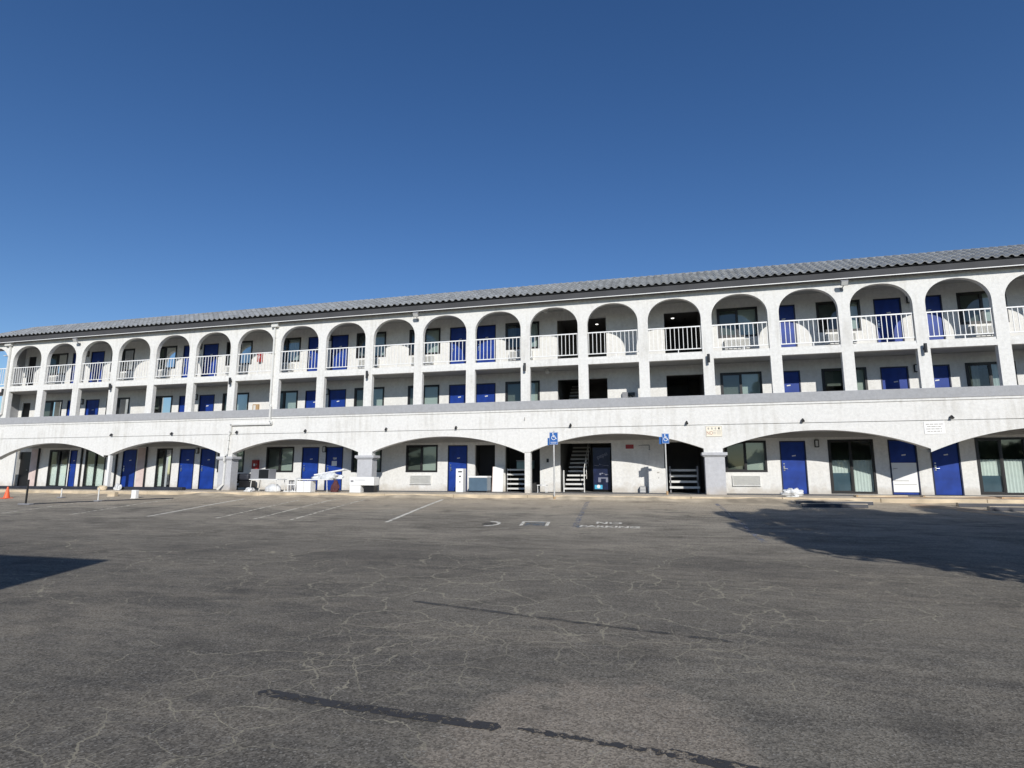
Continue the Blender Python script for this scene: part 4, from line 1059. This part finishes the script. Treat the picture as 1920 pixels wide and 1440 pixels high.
m = MB(); m.box(-0.65, 0.52, -0.25, 0.25, 0.30, 0.66); m.build('body', M_WHITE, e, bevel=0.015); m = MB(); m.box(-0.62, -0.1, -0.25, 0.25, 0.0, 0.295); m.build('base', M_WHITE, e); m = MB(); m.box(0.0, 0.48, -0.15, 0.2, 0.0, 0.28); m.build('dark_stand', M_BLACK, e)
m = MB(); m.box(-0.58, -0.45, -0.254, -0.2505, 0.44, 0.52); m.box(-0.4, 0.1, -0.254, -0.2505, 0.52, 0.535); m.build('scuff', M_GREYM, e)
e = empty('black_cart', (17.95, 0.95, 0), 'dark covered cart with a white tag behind the pillar with the downspout', 'cart')
m = MB(); m.box(-0.55, 0.42, -0.25, 0.25, 0.12, 0.45); m.build('body', M_BLACK, e, bevel=0.03)
m = MB(); m.box(-0.42, 0.32, -0.22, 0.22, 0.45, 0.80); m.build('cover', M_RUBBER, e, bevel=0.1)
m = MB(); m.box(-0.45, -0.2, -0.256, -0.2505, 0.22, 0.34); m.build('tag', M_WHITE, e)
for x in (-0.4, 0.3):
    m = MB(); m.tube((x, -0.2, 0.07), (x, -0.12, 0.07), 0.07, n=12); m.build('wheel', M_BLACK, e)

# ---- paper notices on the blue door at 22.03
e = empty('door_notices', (22.34, 1.805, 1.3), 'white paper notices taped to the blue door right of the ground floor sconce', 'notice')
m = MB(); m.box(-0.16, 0.12, 0.02, 0.026, -0.12, 0.12); m.build('large_sheet', M_WHITE, e); m = MB(); m.box(-0.1, 0.1, 0.02, 0.026, 0.2, 0.30); m.build('small_sheet', M_INKG, e)

# ---- dark rubber strip along the far left door sills
m = MB(); m.box(2.6, 15.6, -0.55, -0.30, 0.0, 0.15)
tag(m.build('threshold_strip', M_RUBBER, bevel=0.02), 'low dark rubber strip along the foot of the left ground floor arches', 'strip')

# ---- far left small things on the asphalt
def cone(x, y, lb):
    e = empty('traffic_cone', (x, y, gz(y)), lb, 'traffic cone')
    m = MB(); m.box(-0.17, 0.17, -0.17, 0.17, 0, 0.03); m.build('base', M_ORANGE, e, bevel=0.01)
    m = MB(); m.tube((0, 0, 0.03), (0, 0, 0.52), 0.12, 0.025, n=20); m.build('cone', M_ORANGE, e)
cone(9.45, -4.0, 'small orange traffic cone at the far left of the lot')
def barrier_post(x, y, H, mat, lb, base):
    e = empty('barrier_post', (x, y, gz(y)), lb, 'post', 'temporary posts along the left of the lot')
    m = MB(); m.tube((0, 0, 0.02), (0, 0, H), 0.035 if H > 0.7 else 0.025, n=10); m.build('post', mat, e)
    m = MB(); m.box(-base, base, -0.1, 0.1, 0, 0.06); m.build('base', M_GREYM, e, bevel=0.02)
barrier_post(13.3, -5.9, 1.0, M_BLACK, 'tall black barrier post on a wide base near the orange cone', 0.3)
barrier_post(12.1, -3.6, 0.42, M_OFFW, 'short white post between the black post and the sidewalk', 0.14)
barrier_post(15.4, -4.6, 0.55, M_OFFW, 'thin pale post right of the tall black barrier post', 0.12)
e = empty('concrete_block', (14.0, -2.75, gz(-2.75)), 'small tan concrete block near the left sidewalk edge', 'block')
m = MB(); m.box(-0.2, 0.2, -0.1, 0.1, 0, 0.2); m.build('body', M_KERB, e, bevel=0.015); m = MB(); m.box(-0.21, 0.21, -0.11, 0.11, -0.005, 0.03); m.build('foot', M_CONC, e)
e = empty('white_block', (15.9, -3.35, gz(-3.35)), 'upright white block on the asphalt beside the sidewalk', 'block')
m = MB(); m.box(-0.12, 0.12, -0.08, 0.08, 0, 0.36); m.build('body', M_WHITE, e, bevel=0.015); m = MB(); m.box(-0.13, 0.13, -0.09, 0.09, -0.005, 0.03); m.build('foot', M_OFFW, e)
m = MB()
pts = [(13.35, -5.85), (14.2, -5.2), (15.2, -4.7), (16.5, -3.9), (17.8, -3.2)]
for a, b in zip(pts, pts[1:]): m.tube((*a, gz(a[1])+0.02), (*b, gz(b[1])+0.02), 0.02, n=6)
tag(m.build('stripe', M_RUBBER), 'dark rope lying on the asphalt from the black post to the right', 'stripe')  # thin dark line along the ground
blobby('rubble_bag', (11.4, -1.1, 0.0), 0.3, 0.22, 0.2, M_KERB, 'tan sandbag on the left sidewalk beside the dark strip', 'sandbag', 21, 0.3)
blobby('white_bag', (12.0, -0.8, 0.0), 0.22, 0.18, 0.28, M_CLOTH, 'whitish bag next to the tan sandbag on the left sidewalk', 'bag', 23, 0.3)

# ---- right side: bag, wheel stops, sand, boards
blobby('plastic_bag', (42.45, -1.25, 0.0), 0.40, 0.25, 0.26, M_CLOTH, 'big crumpled white plastic bag on the sidewalk below the sunlit blue door', 'bag', 31, 0.6)
def wheel_stop(x0, x1, y, lb):
    e = empty('wheel_stop', ((x0+x1)/2, y, gz(y)), lb, 'wheel stop', 'wheel stops at the right')
    L_ = (x1-x0)/2; m = MB()
    p = [(-0.09, 0), (-0.07, 0.12), (0.07, 0.12), (0.09, 0)]
    for (a, b), (c, d) in zip(p, p[1:]): m.q((-L_, a, b), (L_, a, b), (L_, c, d), (-L_, c, d))
    m.q(*[(-L_, a, b) for a, b in p]); m.q(*[(L_, a, b) for a, b in reversed(p)])
    m.build('block', M_CONC, e)
    m = MB(); m.q((-L_, -0.094, 0.0), (L_, -0.094, 0.0), (L_, -0.076, 0.105), (-L_, -0.076, 0.105)); m.q((-L_, -0.092, 0.0), (L_, -0.092, 0.0), (L_, -0.074, 0.105), (-L_, -0.074, 0.105)); m.build('black_painted_face', M_RUBBER, e)
wheel_stop(42.3, 44.6, -2.35, 'black faced wheel stop right of the white bag, nearer the kerb')
wheel_stop(42.3, 44.2, -3.15, 'black faced wheel stop right of the white bag, farther out')
wheel_stop(46.9, 48.9, -2.5, 'wheel stop with a black face at the right edge, nearer the kerb')
wheel_stop(47.3, 49.6, -3.4, 'wheel stop with a black face at the right edge, farther out')
m = MB()
rr = random.Random(2)
def sandy(cx_, cy_, rx, ry, h, ang):
    n_, k_ = 28, 5; c_, s_ = math.cos(ang), math.sin(ang); base_i = None
    rad = [1+0.25*math.sin(3*2*math.pi*i/n_+rx)+rr.uniform(-.12, .12) for i in range(n_)]
    rings = []
    for j in range(k_+1):
        t = j/k_; ring = []
        for i in range(n_):
            a = 2*math.pi*i/n_; x, y = rx*t*rad[i]*math.cos(a), ry*t*rad[i]*math.sin(a)
            X, Y = cx_+x*c_-y*s_, cy_+x*s_+y*c_; zb_ = gz(Y) if Y < Y_KERB else 0
            ring.append((X, Y, zb_+0.006+h*(1-t)**1.3))
        rings.append(ring)
    for r1, r2 in zip(rings, rings[1:]):
        for i in range(n_): m.q(r1[i], r1[(i+1) % n_], r2[(i+1) % n_], r2[i])
sandy(46.3, -2.75, 0.9, 0.45, 0.05, -0.7); sandy(46.9, -4.0, 0.9, 0.22, 0.03, -1.0); sandy(48.5, -1.1, 1.2, 0.5, 0.06, 0.0); sandy(46.0, -1.2, 1.2, 0.35, 0.04, 0.1)
tag(m.build('sand_patch', M_DIRT, smooth=True), 'spilled tan sand at the right kerb', 'sand', kind='stuff')
def board(x, y, z, L_, w_, t_, ang, mat, lb, ty=0):
    e = empty('loose_board', (x, y, z), lb, 'board', 'boards on the right sidewalk', ang)
    m = MB(); m.box(-L_/2, L_/2, -w_/2, w_/2, 0.002, t_); m.build('plank', mat, e, bevel=0.008)
    m = MB(); m.box(-L_/2+0.02, -L_/2+0.06, -w_/2-0.004, w_/2+0.004, 0.004, t_+0.004); m.build('end_cleat', M_CARD, e)
board(45.3, -0.95, 0.0, 1.6, 0.28, 0.07, 0.03, M_KERB, 'pale plank on the sidewalk left of the rightmost blue door')
board(47.6, -0.7, 0.0, 1.9, 0.3, 0.06, -0.05, M_CONC, 'weathered plank below the rightmost blue door')
board(49.3, -1.2, 0.0, 1.5, 0.3, 0.06, 0.2, M_DIRT, 'orange tinted plank at the right edge of the photo')
# white panel painting in the reflection on the lower half of a blue door
e = empty('door_reflection', (X1(46.52), 1.815, 0), 'white panel painting a reflection over the lower half of a blue door near the right', 'sheet')
m = MB(); m.box(0.06, DW-0.06, -0.01, 0.012, 0.1, 1.22); m.build('sheet', M_WHITE, e); m = MB(); m.box(0.1, 0.6, -0.014, -0.0105, 0.52, 0.545); m.box(0.1, 0.85, -0.014, -0.0105, 0.38, 0.40); m.build('grey_bar', M_INKG, e)

# ------------------------------------------------------------------ what casts the shadows behind the camera
# flat-roofed building behind the camera at the left
k_ = 1.0/math.tan(SUN_EL); Hh = 6.3
cx_ = 28.02+math.sin(SUN_AZ)*k_*(Hh+0.0); cy_ = -14.77-math.cos(SUN_AZ)*k_*(Hh+0.0)
e = empty('neighbouring_building', (cx_-6, cy_-4, -0.77), 'plain flat roofed stucco building across the lot', 'building')
m = MB(); m.box(-8, 6, -5, 4, 0, Hh-0.3); m.build('wall', M_WALL, e)
m = MB(); m.box(-8.0, 6.0, -5.0, 4.0, Hh-0.299, Hh); m.build('roof', M_GREY, e)
for k in range(5):
    for z in (0.9, 3.7):
        m = MB(); m.box(-7.2+2.7*k, -5.8+2.7*k, 3.98, 4.02, z, z+1.3); wo_ = m.build('window', M_DARK, e)
        m = MB(); m.box(-7.1+2.7*k, -5.9+2.7*k, 4.021, 4.03, z+0.1, z+1.2); m.build('pane', M_SLATE, wo_)
# trees
def tree_meshes(seed, H, rx, rz_, zc, nleaf):
    rr = random.Random(seed); t = MB()
    t.tube((0, 0, -0.05), (0.05, 0.05, zc*0.45), 0.22, 0.17); t.tube((0.05, 0.05, zc*0.45), (0.1, 0, zc), 0.17, 0.1)
    tips = []
    for k in range(11):
        a = 2*math.pi*k/11+rr.uniform(-.3, .3); z0 = zc*rr.uniform(0.35, 0.8); rad_ = rx*rr.uniform(0.5, 0.85)
        tip = (rad_*math.cos(a), rad_*math.sin(a), zc+rr.uniform(-0.7, 0.8)*rz_*0.8); t.tube((0.05, 0.03, z0), tip, 0.07, 0.02, n=6); tips.append(tip)
    L_ = MB(); cl = []
    for k in range(46):
        while True:
            p = Vector((rr.uniform(-1, 1), rr.uniform(-1, 1), rr.uniform(-1, 1)))
            if p.length < 1: break
        cl.append((Vector((p.x*rx, p.y*rx, zc+p.z*rz_)), rr.uniform(0.55, 1.1)))
    for k in range(nleaf):
        c, r_ = rr.choice(cl); d = Vector((rr.gauss(0, 1), rr.gauss(0, 1), rr.gauss(0, 1))).normalized()*r_*rr.random()**0.4
        p = c+d; s_ = rr.uniform(0.07, 0.15); u = Vector((rr.gauss(0, 1), rr.gauss(0, 1), rr.gauss(0, 1))).normalized(); v = u.orthogonal().normalized()
        L_.q(p-u*s_, p+v*s_*0.6, p+u*s_, p-v*s_*0.6)
    return t, L_
def tree(x, y, seed, H, rx, rz_, zc, lb, nleaf=24000):
    e = empty('broadleaf_tree', (x, y, gz(y)), lb, 'tree', 'trees right of the camera whose shade falls on the lot')
    t, L_ = tree_meshes(seed, H, rx, rz_, zc, nleaf); t.build('trunk', M_BARK, e)
    c = L_.build('crown', M_LEAF, e); return e
tree(47.5, -17.9, 1, 9, 3.2, 3.5, 5.6, 'dense broadleaf tree nearest the lot on the right')
tree(52.2, -17.8, 2, 9, 3.6, 3.4, 5.4, 'dense broadleaf tree farthest right')
tree(50.8, -21.5, 4, 9, 3.0, 2.8, 6.6, 'dense broadleaf tree standing behind the other two')

# added unseen tree belt behind the camera, darkens what the ground-floor glass mirrors
m = MB(); rr = random.Random(77)
for k in range(16000):
    x = rr.uniform(-70, 150); top = 5.5+1.8*math.sin(x*0.21)+1.3*math.sin(x*0.57+1)+0.8*math.sin(x*1.3)
    z = -0.9+top*rr.random()**0.8; y = -82+rr.uniform(-3, 3); s_ = rr.uniform(0.3, 0.75)
    u = Vector((rr.gauss(0, 1), rr.gauss(0, 0.4), rr.gauss(0, 1))).normalized(); v = u.orthogonal().normalized()
    p = Vector((x, y, z)); m.q(p-u*s_, p+v*s_*0.7, p+u*s_, p-v*s_*0.7)
tag(m.build('added_tree_belt', M_LEAF), 'added unseen belt of trees that darkens the ground floor glass reflections', 'trees', kind='stuff')
